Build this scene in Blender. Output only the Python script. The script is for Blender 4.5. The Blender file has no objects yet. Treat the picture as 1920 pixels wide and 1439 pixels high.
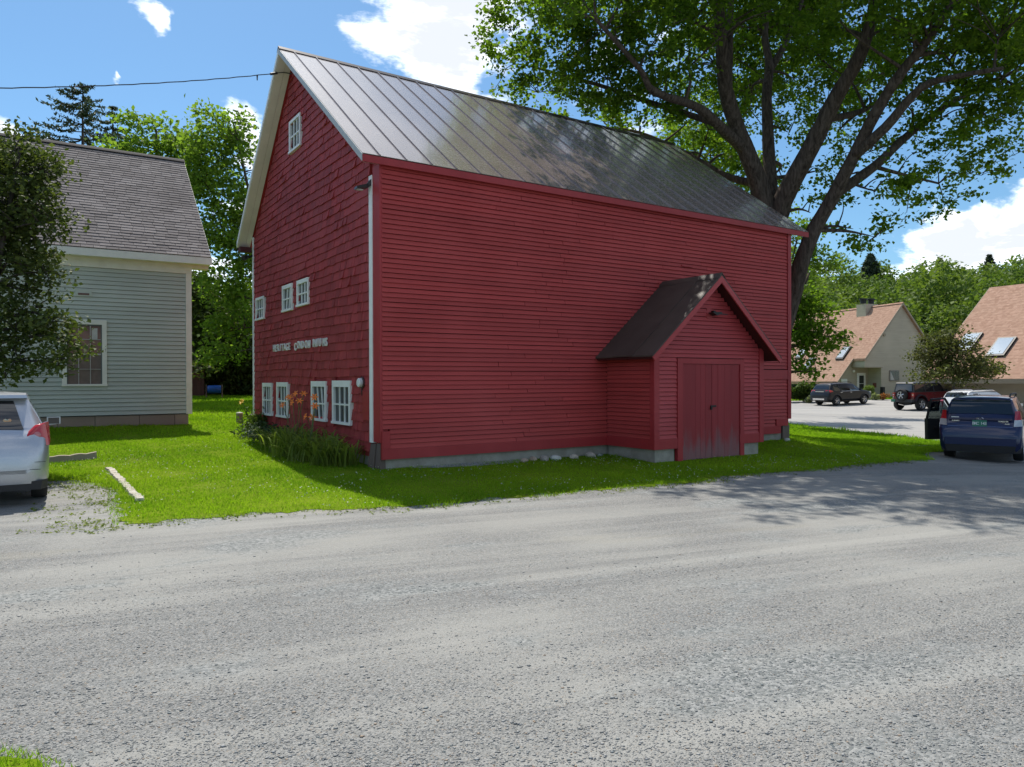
import bpy, bmesh, math, random
import numpy as np
from mathutils import Vector, Matrix
from mathutils.geometry import delaunay_2d_cdt

random.seed(7)
RNG = np.random.default_rng(11)
scene = bpy.context.scene
COL = scene.collection

# ------------------------------------------------------------------ camera
EYE = 1.753
cam_d = bpy.data.cameras.new('camera')
cam = bpy.data.objects.new('camera', cam_d)
COL.objects.link(cam)
cam_d.sensor_fit = 'HORIZONTAL'
cam_d.sensor_width = 36.0
cam_d.lens = 1386.87 / 1920.0 * 36.0
cam_d.clip_start = 0.05
cam_d.clip_end = 3000.0
cam.matrix_world = (Matrix.Translation((0, 0, EYE)) @ Matrix.Rotation(math.pi / 2 - 0.0055, 4, 'X')
                    @ Matrix.Rotation(-0.0026, 4, 'Z'))
scene.camera = cam

# ------------------------------------------------------------------ sun, sky, exposure
SUN_H = Vector((-1.27, 3.0, 0)).normalized()
SUN_EL = math.radians(59.0)
SUN_DIR = Vector((SUN_H.x * math.cos(SUN_EL), SUN_H.y * math.cos(SUN_EL), math.sin(SUN_EL)))
sl = bpy.data.lights.new('sun', 'SUN')
sl.energy = 2.4
sl.angle = math.radians(0.53)
sl.color = (1.0, 0.945, 0.855)
so = bpy.data.objects.new('sun', sl)
COL.objects.link(so)
so.rotation_euler = (-SUN_DIR).to_track_quat('-Z', 'Y').to_euler()

world = bpy.data.worlds.new('World')
scene.world = world
world.use_nodes = True
wt = world.node_tree
wt.nodes.clear()


def wn(kind, **kw):
    n = wt.nodes.new(kind)
    for k, v in kw.items():
        if k.startswith('i_'):
            key = k[2:]
            n.inputs[int(key) if key.isdigit() else key].default_value = v
        else:
            setattr(n, k, v)
    return n


def wl(a, b):
    wt.links.new(a, b)


def wmath(op, a, b=None, clamp=False):
    n = wt.nodes.new('ShaderNodeMath')
    n.operation = op
    n.use_clamp = clamp
    for i, v in enumerate((a, b)):
        if v is None:
            continue
        if isinstance(v, (int, float)):
            n.inputs[i].default_value = v
        else:
            wl(v, n.inputs[i])
    return n.outputs[0]


def px_dir(u, v):
    x, y, z = (u - 960) / 1386.87, 1.0, -(v - 712) / 1386.87
    return Vector((x, y, z)).normalized()


SKY_STRENGTH = 0.15
tc = wn('ShaderNodeTexCoord')
nish = wn('ShaderNodeTexSky', sky_type='NISHITA')
nish.sun_disc = False
nish.sun_elevation = SUN_EL
nish.sun_rotation = math.atan2(SUN_H.x, SUN_H.y)
nish.altitude = 200
nish.air_density = 1.0
nish.dust_density = 0.6
nish.ozone_density = 1.6
# cumulus clouds: a noise field over the whole dome, thickened at the big clouds and thinned elsewhere in view
sep = wn('ShaderNodeSeparateXYZ')
wl(tc.outputs['Generated'], sep.inputs[0])
zc = wmath('ADD', wmath('MAXIMUM', sep.outputs[2], 0.0), 0.22)
comb = wn('ShaderNodeCombineXYZ')
wl(wmath('DIVIDE', sep.outputs[0], zc), comb.inputs[0])
wl(wmath('DIVIDE', sep.outputs[1], zc), comb.inputs[1])
wl(wmath('MULTIPLY', sep.outputs[2], 1.5), comb.inputs[2])
n1 = wn('ShaderNodeTexNoise', i_Scale=2.6, i_Detail=9.0, i_Roughness=0.62, i_Distortion=0.25)
wl(comb.outputs[0], n1.inputs['Vector'])
n2 = wn('ShaderNodeTexNoise', i_Scale=0.9, i_Detail=2.0, i_Roughness=0.5)
wl(comb.outputs[0], n2.inputs['Vector'])
dens = wmath('ADD', wmath('MULTIPLY', n1.outputs[0], 1.25), wmath('MULTIPLY', n2.outputs[0], 0.30))
dens = wmath('SUBTRACT', dens, 0.765)  # threshold lowered to add unseen cloud as fill light for shaded walls
n3 = wn('ShaderNodeTexNoise', i_Scale=9.0, i_Detail=5.0, i_Roughness=0.6)
wl(tc.outputs['Generated'], n3.inputs['Vector'])
vs_ = wn('ShaderNodeVectorMath', operation='SUBTRACT')
wl(n3.outputs['Color'], vs_.inputs[0])
vs_.inputs[1].default_value = (0.5, 0.5, 0.5)
vm_ = wn('ShaderNodeVectorMath', operation='SCALE')
vm_.inputs['Scale'].default_value = 0.16
wl(vs_.outputs[0], vm_.inputs[0])
va_ = wn('ShaderNodeVectorMath', operation='ADD')
wl(tc.outputs['Generated'], va_.inputs[0])
wl(vm_.outputs[0], va_.inputs[1])
vn = wn('ShaderNodeVectorMath', operation='NORMALIZE')
wl(va_.outputs[0], vn.inputs[0])
for (u, v, rad, amp) in [(790, 75, 8.0, 0.13), (830, -10, 7.0, 0.10), (1850, 440, 7.0, 0.16), (1730, 475, 4.0, 0.12), (480, 222, 4.5, 0.40), (255, 2, 4.0, 0.52), (225, 130, 2.2, 0.42), (160, 118, 1.7, 0.42), (75, 268, 3.0, 0.40), (105, 30, 2.0, .38),
                         (600, 60, 9, -0.24), (330, 120, 10, -0.26), (150, 210, 9, -0.22), (60, 90, 8, -0.17), (480, 120, 7, -.14), (1000, 190, 6, -0.14), (1000, -60, 10, -.10), (1300, 120, 14, -.07), (1700, 130, 10, -0.18), (1600, 420, 6, -0.16), (1500, 150, 8, -.12), (1840, 200, 8, -.16)]:
    d = px_dir(u, v)
    dp = wn('ShaderNodeVectorMath', operation='DOT_PRODUCT')
    wl(vn.outputs[0], dp.inputs[0])
    dp.inputs[1].default_value = d
    mr = wn('ShaderNodeMapRange', interpolation_type='SMOOTHSTEP')
    mr.inputs['From Min'].default_value = math.cos(math.radians(rad))
    mr.inputs['From Max'].default_value = math.cos(math.radians(rad * 0.25))
    mr.inputs['To Max'].default_value = amp
    wl(dp.outputs['Value'], mr.inputs['Value'])
    dens = wmath('ADD', dens, mr.outputs[0])
mask = wn('ShaderNodeMapRange', interpolation_type='SMOOTHSTEP')
mask.inputs['From Min'].default_value = 0.0
mask.inputs['From Max'].default_value = 0.19
wl(dens, mask.inputs['Value'])
core = wn('ShaderNodeMapRange', interpolation_type='SMOOTHSTEP')
core.inputs['From Min'].default_value = 0.07
core.inputs['From Max'].default_value = 0.22
wl(dens, core.inputs['Value'])
ccol = wn('ShaderNodeMix', data_type='RGBA')
ccol.inputs[6].default_value = (6.2, 6.15, 6.1, 1)
ccol.inputs[7].default_value = (2.75, 2.85, 3.0, 1)
wl(core.outputs[0], ccol.inputs[0])
hue = wn('ShaderNodeMix', data_type='RGBA', blend_type='MULTIPLY')
hue.inputs[0].default_value = 1.0
hue.inputs[7].default_value = (0.255, 0.355, 0.400, 1)
wl(nish.outputs[0], hue.inputs[6])
skymix = wn('ShaderNodeMix', data_type='RGBA')
wl(wmath('MULTIPLY', mask.outputs[0], 0.93), skymix.inputs[0])
wl(hue.outputs[2], skymix.inputs[6])
wl(ccol.outputs[2], skymix.inputs[7])
bg = wn('ShaderNodeBackground')
bg.inputs['Strength'].default_value = SKY_STRENGTH
wl(skymix.outputs[2], bg.inputs['Color'])
wo = wn('ShaderNodeOutputWorld')
wl(bg.outputs[0], wo.inputs['Surface'])

scene.view_settings.view_transform = 'Standard'
scene.view_settings.look = 'None'
scene.view_settings.gamma = 1.0
scene.view_settings.exposure = 1.2
scene.view_settings.use_curve_mapping = False
scene.cycles.max_bounces = 8
scene.cycles.transparent_max_bounces = 8
scene.cycles.caustics_reflective = False
scene.cycles.caustics_refractive = False


# ------------------------------------------------------------------ material helpers
class NT:
    def __init__(self, name):
        self.m = bpy.data.materials.new(name)
        self.m.use_nodes = True
        self.t = self.m.node_tree
        self.t.nodes.clear()
        self.out = self.t.nodes.new('ShaderNodeOutputMaterial')
        self.geo = None

    def n(self, kind, **kw):
        n = self.t.nodes.new(kind)
        for k, v in kw.items():
            if k.startswith('i_'):
                n.inputs[k[2:].replace('_', ' ')].default_value = v
            else:
                setattr(n, k, v)
        return n

    def l(self, a, b):
        self.t.links.new(a, b)

    def pos(self, scale=(1, 1, 1), rotz=0.0):
        if self.geo is None:
            self.geo = self.n('ShaderNodeNewGeometry')
        mp = self.n('ShaderNodeMapping')
        mp.inputs['Scale'].default_value = scale
        mp.inputs['Rotation'].default_value = (0, 0, rotz)
        if rotz:
            # rotate first, then stretch along the turned axes
            m2 = self.n('ShaderNodeMapping')
            m2.inputs['Rotation'].default_value = (0, 0, rotz)
            self.l(self.geo.outputs['Position'], m2.inputs['Vector'])
            mp.inputs['Rotation'].default_value = (0, 0, 0)
            self.l(m2.outputs[0], mp.inputs['Vector'])
        else:
            self.l(self.geo.outputs['Position'], mp.inputs['Vector'])
        return mp.outputs[0]

    def noise(self, vec, scale, detail=4.0, rough=0.55, dist=0.0):
        n = self.n('ShaderNodeTexNoise')
        n.inputs['Scale'].default_value = scale
        n.inputs['Detail'].default_value = detail
        n.inputs['Roughness'].default_value = rough
        n.inputs['Distortion'].default_value = dist
        self.l(vec, n.inputs['Vector'])
        return n.outputs[0]

    def voro(self, vec, scale, out='Distance', feature='F1', rnd=1.0):
        n = self.n('ShaderNodeTexVoronoi')
        n.feature = feature
        n.inputs['Scale'].default_value = scale
        n.inputs['Randomness'].default_value = rnd
        self.l(vec, n.inputs['Vector'])
        return n.outputs[out]

    def rng(self, v, a, b, c=0.0, d=1.0, smooth=False):
        n = self.n('ShaderNodeMapRange')
        if smooth:
            n.interpolation_type = 'SMOOTHSTEP'
        for k, x in (('From Min', a), ('From Max', b), ('To Min', c), ('To Max', d)):
            n.inputs[k].default_value = x
        self.l(v, n.inputs['Value'])
        return n.outputs[0]

    def math(self, op, a, b=None, clamp=False):
        n = self.n('ShaderNodeMath')
        n.operation = op
        n.use_clamp = clamp
        for i, v in enumerate((a, b)):
            if v is None:
                continue
            if isinstance(v, (int, float)):
                n.inputs[i].default_value = v
            else:
                self.l(v, n.inputs[i])
        return n.outputs[0]

    def mix(self, f, a, b, blend='MIX'):
        n = self.n('ShaderNodeMix')
        n.data_type = 'RGBA'
        n.blend_type = blend
        for i, v in ((0, f), (6, a), (7, b)):
            if isinstance(v, (int, float)):
                n.inputs[i].default_value = v
            elif isinstance(v, (tuple, list)):
                n.inputs[i].default_value = (v[0], v[1], v[2], 1)
            else:
                self.l(v, n.inputs[i])
        return n.outputs[2]

    def bump(self, h, strength=0.3, dist=0.01):
        n = self.n('ShaderNodeBump')
        n.inputs['Strength'].default_value = strength
        n.inputs['Distance'].default_value = dist
        self.l(h, n.inputs['Height'])
        return n.outputs[0]

    def rand(self):
        return self.n('ShaderNodeObjectInfo').outputs['Random']

    def attr(self, name):
        n = self.n('ShaderNodeAttribute')
        n.attribute_name = name
        return n.outputs['Fac']

    def principled(self, col, rough=0.6, normal=None, metallic=0.0, spec=0.5, coat=0.0, trans=0.0):
        p = self.n('ShaderNodeBsdfPrincipled')
        for key, v in (('Base Color', col), ('Roughness', rough), ('Metallic', metallic), ('Specular IOR Level', spec),
                       ('Coat Weight', coat), ('Transmission Weight', trans)):
            if isinstance(v, (int, float)):
                p.inputs[key].default_value = v
            elif isinstance(v, (tuple, list)):
                p.inputs[key].default_value = (v[0], v[1], v[2], 1)
            else:
                self.l(v, p.inputs[key])
        if coat:
            p.inputs['Coat Roughness'].default_value = 0.04
        if normal is not None:
            self.l(normal, p.inputs['Normal'])
        self.p = p
        self.l(p.outputs[0], self.out.inputs['Surface'])
        return self.m


MATS = {}


def mat(name, fn):
    if name not in MATS:
        MATS[name] = fn(NT(name))
    return MATS[name]


def srgb(r, g, b):
    def f(c):
        c /= 255.0
        return c / 12.92 if c <= 0.04045 else ((c + 0.055) / 1.055) ** 2.4
    return (f(r), f(g), f(b))


def flat(name, col, rough=0.6, metallic=0.0, spec=0.5, coat=0.0, var=0.12, nscale=9.0):
    def fn(t):
        v = t.noise(t.pos(), nscale, 5)
        c = t.mix(t.rng(v, 0.3, 0.7, 0, 1), tuple(x * (1 - var) for x in col), tuple(min(1, x * (1 + var)) for x in col))
        return t.principled(c, rough, None, metallic, spec, coat)
    return mat(name, fn)


def painted_wood(name, col, var=0.18, rough=0.62, streak=(1.2, 1.2, 18), rotz=0.0, fade=0.10, chips=0.0, spec=0.35):
    def fn(t):
        r = t.rand()
        n1 = t.noise(t.pos(streak, rotz), 1.6, 6, 0.6)
        n2 = t.noise(t.pos(), 0.7, 3)
        base = t.mix(t.rng(r, 0, 1), tuple(x * (1 - var) for x in col), tuple(min(1, x * (1 + var * 0.8)) for x in col))
        base = t.mix(t.rng(n1, 0.35, 0.75, 0, 0.5), base, tuple(x * 0.72 for x in col))
        pale = tuple(min(1, x * 1.15 + fade * 0.35) for x in col)
        base = t.mix(t.rng(n2, 0.42, 0.75, 0, 0.55), base, pale)
        if chips:
            c = t.noise(t.pos((3, 3, 3)), 9, 6, 0.7)
            base = t.mix(t.rng(c, 0.70, 0.74, 0, chips), base, (0.33, 0.27, 0.24))
        g = t.noise(t.pos((4, 4, 60), rotz), 2.0, 4)
        return t.principled(base, rough, t.bump(g, 0.22, 0.004), 0, spec)
    return mat(name, fn)


def foliage(name, dark, light, trans=0.35, hi=None, spec=0.16):
    def fn(t):
        a = t.attr('var')
        c = t.mix(a, dark, light)
        n = t.noise(t.pos(), 0.8, 3)
        c = t.mix(t.rng(n, 0.35, 0.7, 0, 0.6), c, tuple(x * 0.75 for x in light) if hi is None else hi)
        d = t.n('ShaderNodeBsdfPrincipled')
        d.inputs['Roughness'].default_value = 0.6
        d.inputs['Specular IOR Level'].default_value = spec
        t.l(c, d.inputs['Base Color'])
        tr = t.n('ShaderNodeBsdfTranslucent')
        c2 = t.mix(1.0, c, (1.45, 1.55, 0.7), 'MULTIPLY')
        t.l(c2, tr.inputs['Color'])
        mx = t.n('ShaderNodeMixShader')
        mx.inputs[0].default_value = trans
        t.l(d.outputs[0], mx.inputs[1])
        t.l(tr.outputs[0], mx.inputs[2])
        t.l(mx.outputs[0], t.out.inputs['Surface'])
        return t.m
    return mat(name, fn)


def glass(name, tint=(0.03, 0.035, 0.04), rough=0.03):
    def fn(t):
        return t.principled(tint, rough, None, 0, 0.9)
    return mat(name, fn)


def car_paint(name, col, metallic=0.5, coat=0.7):
    def fn(t):
        n = t.noise(t.pos(), 260, 2)
        c = t.mix(t.rng(n, 0.3, 0.7, 0, 1), tuple(x * 0.85 for x in col), tuple(min(1, x * 1.15) for x in col))
        return t.principled(c, 0.35, None, metallic, 0.35, coat)
    return mat(name, fn)


# ------------------------------------------------------------------ mesh helpers
def link(o, parent=None):
    COL.objects.link(o)
    if parent is not None:
        o.parent = parent
    return o


def mesh_obj(name, me, m=None, parent=None, loc=None, rot=None, scale=None):
    o = bpy.data.objects.new(name, me)
    if m is not None and not me.materials:
        me.materials.append(m)
    link(o, parent)
    if loc is not None:
        o.location = loc
    if rot is not None:
        o.rotation_euler = rot
    if scale is not None:
        o.scale = scale
    return o


def tag(o, label=None, cat=None, group=None, kind=None):
    if label:
        o['label'] = label
    if cat:
        o['category'] = cat
    if group:
        o['group'] = group
    if kind:
        o['kind'] = kind
    return o


def empty(name, loc, rz=0.0):
    o = bpy.data.objects.new(name, None)
    o.empty_display_size = 0.3
    COL.objects.link(o)
    o.location = loc
    o.rotation_euler = (0, 0, rz)
    return o


def copy_tree(o, parent=None):
    c = o.copy()
    link(c, parent)
    for ch in list(o.children):
        copy_tree(ch, c)
    return c


class MB:
    def __init__(self):
        self.v, self.f = [], []

    def add(self, vs, fs):
        k = len(self.v)
        self.v += [tuple(p) for p in vs]
        self.f += [tuple(i + k for i in f) for f in fs]
        return self

    def box(self, x0, x1, y0, y1, z0, z1):
        return self.add([(x0, y0, z0), (x1, y0, z0), (x1, y1, z0), (x0, y1, z0), (x0, y0, z1), (x1, y0, z1), (x1, y1, z1), (x0, y1, z1)],
                        [(0, 3, 2, 1), (4, 5, 6, 7), (0, 1, 5, 4), (1, 2, 6, 5), (2, 3, 7, 6), (3, 0, 4, 7)])

    def hexa(self, p):
        return self.add(p, [(0, 3, 2, 1), (4, 5, 6, 7), (0, 1, 5, 4), (1, 2, 6, 5), (2, 3, 7, 6), (3, 0, 4, 7)])

    def prism(self, poly, axis, a, b):
        n = len(poly)

        def P(q, t):
            return (t, q[0], q[1]) if axis == 'x' else ((q[0], t, q[1]) if axis == 'y' else (q[0], q[1], t))
        vs = [P(q, a) for q in poly] + [P(q, b) for q in poly]
        fs = [tuple(range(n)), tuple(reversed(range(n, 2 * n)))]
        fs += [((i + 1) % n, i, i + n, (i + 1) % n + n) for i in range(n)]
        return self.add(vs, fs)

    def tube(self, pts, radii, n=8, cap=True, wob=0.0):
        pts = [Vector(p) for p in pts]
        rings = []
        prev = None
        for i, p in enumerate(pts):
            d = (pts[min(i + 1, len(pts) - 1)] - pts[max(i - 1, 0)])
            if d.length < 1e-6:
                d = Vector((0, 0, 1))
            d.normalize()
            if prev is None:
                a = d.cross(Vector((0.3, 1, 0.2)))
                if a.length < 1e-3:
                    a = d.cross(Vector((1, 0, 0)))
            else:
                a = prev - d * prev.dot(d)
            a.normalize()
            prev = a
            b = d.cross(a)
            r = radii[i] if isinstance(radii, (list, tuple)) else radii
            ring = []
            for k in range(n):
                t = 2 * math.pi * k / n
                rr = r * (1 + (random.uniform(-wob, wob) if wob else 0))
                ring.append(p + a * (rr * math.cos(t)) + b * (rr * math.sin(t)))
            rings.append(ring)
        vs = [q for r in rings for q in r]
        fs = []
        for i in range(len(rings) - 1):
            for k in range(n):
                fs.append((i * n + k, i * n + (k + 1) % n, (i + 1) * n + (k + 1) % n, (i + 1) * n + k))
        if cap:
            fs.append(tuple(reversed(range(n))))
            fs.append(tuple(range((len(rings) - 1) * n, len(rings) * n)))
        return self.add(vs, fs)

    def lathe(self, prof, n=24, axis='z', c=(0, 0, 0)):
        vs, fs = [], []
        m = len(prof)
        for k in range(n):
            t = 2 * math.pi * k / n
            for (r, h) in prof:
                a, b = r * math.cos(t), r * math.sin(t)
                p = (a, b, h) if axis == 'z' else ((a, h, b) if axis == 'y' else (h, a, b))
                vs.append((p[0] + c[0], p[1] + c[1], p[2] + c[2]))
        for k in range(n):
            for i in range(m - 1):
                fs.append((k * m + i, ((k + 1) % n) * m + i, ((k + 1) % n) * m + i + 1, k * m + i + 1))
        return self.add(vs, fs)

    def mesh(self, name, smooth=False, sharp=None):
        me = bpy.data.meshes.new(name)
        me.from_pydata(self.v, [], self.f)
        bm = bmesh.new()
        bm.from_mesh(me)
        bmesh.ops.recalc_face_normals(bm, faces=bm.faces)
        bm.to_mesh(me)
        bm.free()
        if smooth:
            me.polygons.foreach_set('use_smooth', [True] * len(me.polygons))
            if sharp:
                me.set_sharp_from_angle(angle=math.radians(sharp))
        me.update()
        return me

    def build_var(self, name, m, parent, per, rng):
        me = self.mesh(name)
        a = me.attributes.new('var', 'FLOAT', 'POINT')
        a.data.foreach_set('value', np.repeat(rng.uniform(0, 1, len(self.v) // per), per).astype(np.float32))
        return mesh_obj(name, me, m, parent)

    def build(self, name, m, parent=None, smooth=False, sharp=None, **kw):
        return mesh_obj(name, self.mesh(name, smooth, sharp), m, parent, **kw)


def np_mesh(name, V, F, m=None, var=None, smooth=False):
    """V (n,3), F (k, c) arrays; var one value per vertex"""
    me = bpy.data.meshes.new(name)
    V = np.ascontiguousarray(V, dtype=np.float32)
    F = np.ascontiguousarray(F, dtype=np.int32)
    k, c = F.shape
    me.vertices.add(len(V))
    me.vertices.foreach_set('co', V.ravel())
    me.loops.add(k * c)
    me.loops.foreach_set('vertex_index', F.ravel())
    me.polygons.add(k)
    me.polygons.foreach_set('loop_start', np.arange(0, k * c, c, dtype=np.int32))
    if smooth:
        me.polygons.foreach_set('use_smooth', np.ones(k, dtype=bool))
    if var is not None:
        a = me.attributes.new('var', 'FLOAT', 'POINT')
        a.data.foreach_set('value', np.ascontiguousarray(var, dtype=np.float32))
    me.update(calc_edges=True)
    if m is not None:
        me.materials.append(m)
    return me


def unit(v):
    return v / np.maximum(np.linalg.norm(v, axis=1, keepdims=True), 1e-9)


def leaf_arrays(C, size, rng, up=0.6, droop=0.2, aspect=0.8, sizevar=0.35):
    """a folded four-cornered leaf at each centre"""
    n = len(C)
    nrm = unit(rng.normal(size=(n, 3)) + np.array([0, 0, up * 2.0]))
    u = rng.normal(size=(n, 3))
    u[:, 2] -= droop * 2
    u = unit(u - nrm * (u * nrm).sum(1, keepdims=True))
    w = np.cross(nrm, u)
    s = (size * (1 + rng.uniform(-sizevar, sizevar, n)))[:, None]
    V = np.stack([C - u * s * 0.55, C + w * s * 0.5 * aspect + nrm * s * 0.12, C + u * s * 0.6, C - w * s * 0.5 * aspect + nrm * s * 0.12], 1).reshape(-1, 3)
    F = np.arange(4 * n).reshape(n, 4)
    var = np.repeat(rng.uniform(0, 1, n) ** 1.2, 4)
    return V, F, var


def px_at(u, v, dep):
    x, y, z = (u - 960) / 1386.87, 1.0, -(v - 712 + 0.0026 * (u - 960)) / 1386.87
    return Vector((x * dep, dep, EYE + z * dep))


def text_mesh(body, size, extrude=0.0, bold=0.0):
    cu = bpy.data.curves.new('lettering', 'FONT')
    cu.body = body
    cu.size = size
    cu.extrude = extrude
    cu.offset = bold
    cu.align_x = 'CENTER'
    cu.resolution_u = 3
    o = bpy.data.objects.new('lettering', cu)
    COL.objects.link(o)
    dg = bpy.context.evaluated_depsgraph_get()
    me = bpy.data.meshes.new_from_object(o.evaluated_get(dg))
    bpy.data.objects.remove(o)
    bpy.data.curves.remove(cu)
    return me
# ------------------------------------------------------------------ terrain
HP = np.array([(0, 0, 0), (-8, 3, 0), (8, 3, 0), (0, 6, 0), (-6, 8, 0), (-6.5, 10, .03), (-9, 12, .03), (-5.3, 10.5, .03), (-9.4, 14.85, .06), (-8.5, 15.4, .16),
               (-12.65, 20, .47), (-9.5, 22, .43), (-18, 17, .45), (-2.4, 13.2, .13), (-1.5, 10, .03), (3, 12, 0), (5, 13.5, 0), (2.9, 15.05, .03), (6, 16.5, 0),
               (7.44, 19.8, .13), (10, 17.5, -.2), (11.8, 18.8, -.36), (14, 15, -.3), (18, 20, -.4), (12, 25, -.3), (22, 55, -.36), (28, 51, -.33), (12, 34, -.3),
               (30, 62, .0), (35, 66, .15), (-7, 23, .35), (-9.6, 26, .4), (-16, 40, .8), (-22, 60, 1.0), (0, 40, .5), (20, -12, 0), (-20, -12, 0), (-20, 6, 0),
               (45, 30, -.4), (45, 50, -.3), (55, 75, .3), (0, 75, .9)], dtype=float)


def _tps(r2):
    return np.where(r2 > 1e-9, r2 * np.log(np.maximum(r2, 1e-9)) * 0.5, 0.0)


_d = HP[:, None, :2] - HP[None, :, :2]
_K = _tps((_d ** 2).sum(2)) + np.eye(len(HP)) * 2.0
_P = np.c_[np.ones(len(HP)), HP[:, :2]]
_M = np.block([[_K, _P], [_P.T, np.zeros((3, 3))]])
_S = np.linalg.solve(_M, np.r_[HP[:, 2], 0, 0, 0])


def hts(X, Y):
    X = np.clip(np.asarray(X, float), -30, 60)
    Y = np.clip(np.asarray(Y, float), -15, 80)
    r2 = (X[..., None] - HP[:, 0]) ** 2 + (Y[..., None] - HP[:, 1]) ** 2
    return _tps(r2) @ _S[:-3] + _S[-3] + _S[-2] * X + _S[-1] * Y


def ht(x, y):
    return float(hts(np.array([x]), np.array([y]))[0])


def in_poly(X, Y, poly):
    r = np.zeros(X.shape, bool)
    n = len(poly)
    for i in range(n):
        x1, y1 = poly[i]
        x2, y2 = poly[(i + 1) % n]
        c = ((y1 > Y) != (y2 > Y)) & (X < (x2 - x1) * (Y - y1) / ((y2 - y1) if abs(y2 - y1) > 1e-12 else 1e-12) + x1)
        r ^= c
    return r


def edge_dist(X, Y, poly):
    best = np.full(X.shape, 1e9)
    n = len(poly)
    for i in range(n):
        x1, y1 = poly[i]
        x2, y2 = poly[(i + 1) % n]
        dx, dy = x2 - x1, y2 - y1
        t = np.clip(((X - x1) * dx + (Y - y1) * dy) / max(dx * dx + dy * dy, 1e-9), 0, 1)
        best = np.minimum(best, np.hypot(X - x1 - t * dx, Y - y1 - t * dy))
    return best


def ragged(poly, step, amp, near):
    """densify a boundary, uneven where it is near enough to be seen"""
    out = []
    n = len(poly)
    for i in range(n):
        a, b = Vector(poly[i]), Vector(poly[(i + 1) % n])
        L = (b - a).length
        st = step if min(a.length, b.length) < near else 2.0
        k = max(1, int(L / st))
        nrm = Vector((-(b - a).y, (b - a).x)).normalized()
        for j in range(k):
            p = a.lerp(b, j / k)
            if st == step and j:
                p += nrm * (amp * (math.sin(p.x * 7.1 + p.y * 3.3) * 0.5 + random.uniform(-0.8, 0.8)))
            out.append((p.x, p.y))
    return out


def sheet(name, poly, m, dz, grid, near=24, step=0.12, amp=0.07, zf=hts):
    bd = ragged(poly, step, amp, near)
    B = np.array(bd)
    x0, y0 = B.min(0)
    x1, y1 = B.max(0)
    gx, gy = np.meshgrid(np.arange(x0, x1, grid), np.arange(y0, y1, grid))
    gx, gy = gx.ravel() + 0.013, gy.ravel() + 0.017
    ok = in_poly(gx, gy, bd)
    gx, gy = gx[ok], gy[ok]
    ok = edge_dist(gx, gy, poly) > grid * 0.4
    gx, gy = gx[ok], gy[ok]
    vs = [Vector(p) for p in bd] + [Vector((a, b)) for a, b in zip(gx, gy)]
    nb = len(bd)
    r = delaunay_2d_cdt(vs, [(i, (i + 1) % nb) for i in range(nb)], [], 1, 1e-5)
    V = np.array([(p.x, p.y) for p in r[0]])
    Z = zf(V[:, 0], V[:, 1]) + dz
    V3 = np.c_[V, Z]
    F = []
    for f in r[2]:
        a, b, c = (V[i] for i in f)
        if (b[0] - a[0]) * (c[1] - a[1]) - (b[1] - a[1]) * (c[0] - a[0]) < 0:
            f = (f[0], f[2], f[1])
        F.append(f)
    me = np_mesh(name, V3, np.array(F), m, smooth=True)
    return mesh_obj(name, me)


YAW = 0.58667


def gravel_mat(t):
    p = t.pos()
    band = t.math('ADD', t.math('MULTIPLY', t.noise(t.pos((0.16, 1.3, 1), -0.42), 0.75, 4, 0.55, 0.4), .6), t.math('MULTIPLY', t.noise(t.pos((0.10, 4.5, 1), -0.36), 0.9, 5, 0.6, 0.3), .4))
    big = t.noise(p, 0.35, 3)
    st = t.voro(p, 95, 'Color')
    sp = t.n('ShaderNodeSeparateColor')
    t.l(st, sp.inputs[0])
    fine = t.noise(p, 95, 5, 0.7)
    dust = t.rng(t.math('ADD', t.math('MULTIPLY', band, 0.7), t.math('MULTIPLY', big, 0.45)), 0.50, 0.68, 0, 1, True)
    coarse = t.mix(sp.outputs[0], (0.125, 0.132, 0.130), (0.355, 0.352, 0.338))
    c = t.mix(t.rng(sp.outputs[1], 0.93, 0.95, 0, 0.5), coarse, (0.33, 0.25, 0.17))
    c = t.mix(t.math('MULTIPLY', dust, 0.72), c, (0.350, 0.344, 0.315))
    c = t.mix(t.rng(fine, 0.35, 0.7, 0.35, 0), c, (0.14, 0.138, 0.13))
    tan = t.noise(t.pos((0.3, 1.3, 1), -0.35), 0.6, 3)
    c = t.mix(t.rng(tan, 0.62, 0.76, 0, 0.4), c, (0.33, 0.30, 0.225))
    # coarser stone patches where the fines have washed out
    pm = t.rng(t.math('ADD', t.noise(t.pos((.55, 1.2, 1), -.42), .8, 4, .6, .5), t.math('MULTIPLY', t.noise(p, .22, 2), .35)), .70, .80, 0, 1, True)
    v2 = t.voro(p, 48, 'Color')
    s2 = t.n('ShaderNodeSeparateColor')
    t.l(v2, s2.inputs[0])
    cc = t.mix(s2.outputs[0], (.095, .11, .11), (.33, .335, .325))
    c = t.mix(t.math('MULTIPLY', pm, .75), c, cc)
    # wheel ruts: long pale worn lines
    rut = t.noise(t.pos((.05, 2.4, 1), -.40), 1.1, 3, .5, .6)
    c = t.mix(t.rng(rut, .57, .68, 0, .30, True), c, (.36, .353, .325))
    c = t.mix(t.rng(rut, .40, .33, 0, .35, True), c, (.17, .17, .165))
    d = t.math('ADD', t.math('MULTIPLY', t.voro(p, 95, 'Distance'), t.math('SUBTRACT', 1.0, pm)), t.math('MULTIPLY', t.voro(p, 48, 'Distance'), pm))
    h = t.math('ADD', t.math('MULTIPLY', t.math('SUBTRACT', 1.0, d), t.rng(dust, 0, 1, 1.0, 0.35)), t.math('MULTIPLY', fine, 0.5))
    return t.principled(c, 0.92, t.bump(h, 0.7, 0.012), 0, 0.2)


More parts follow.
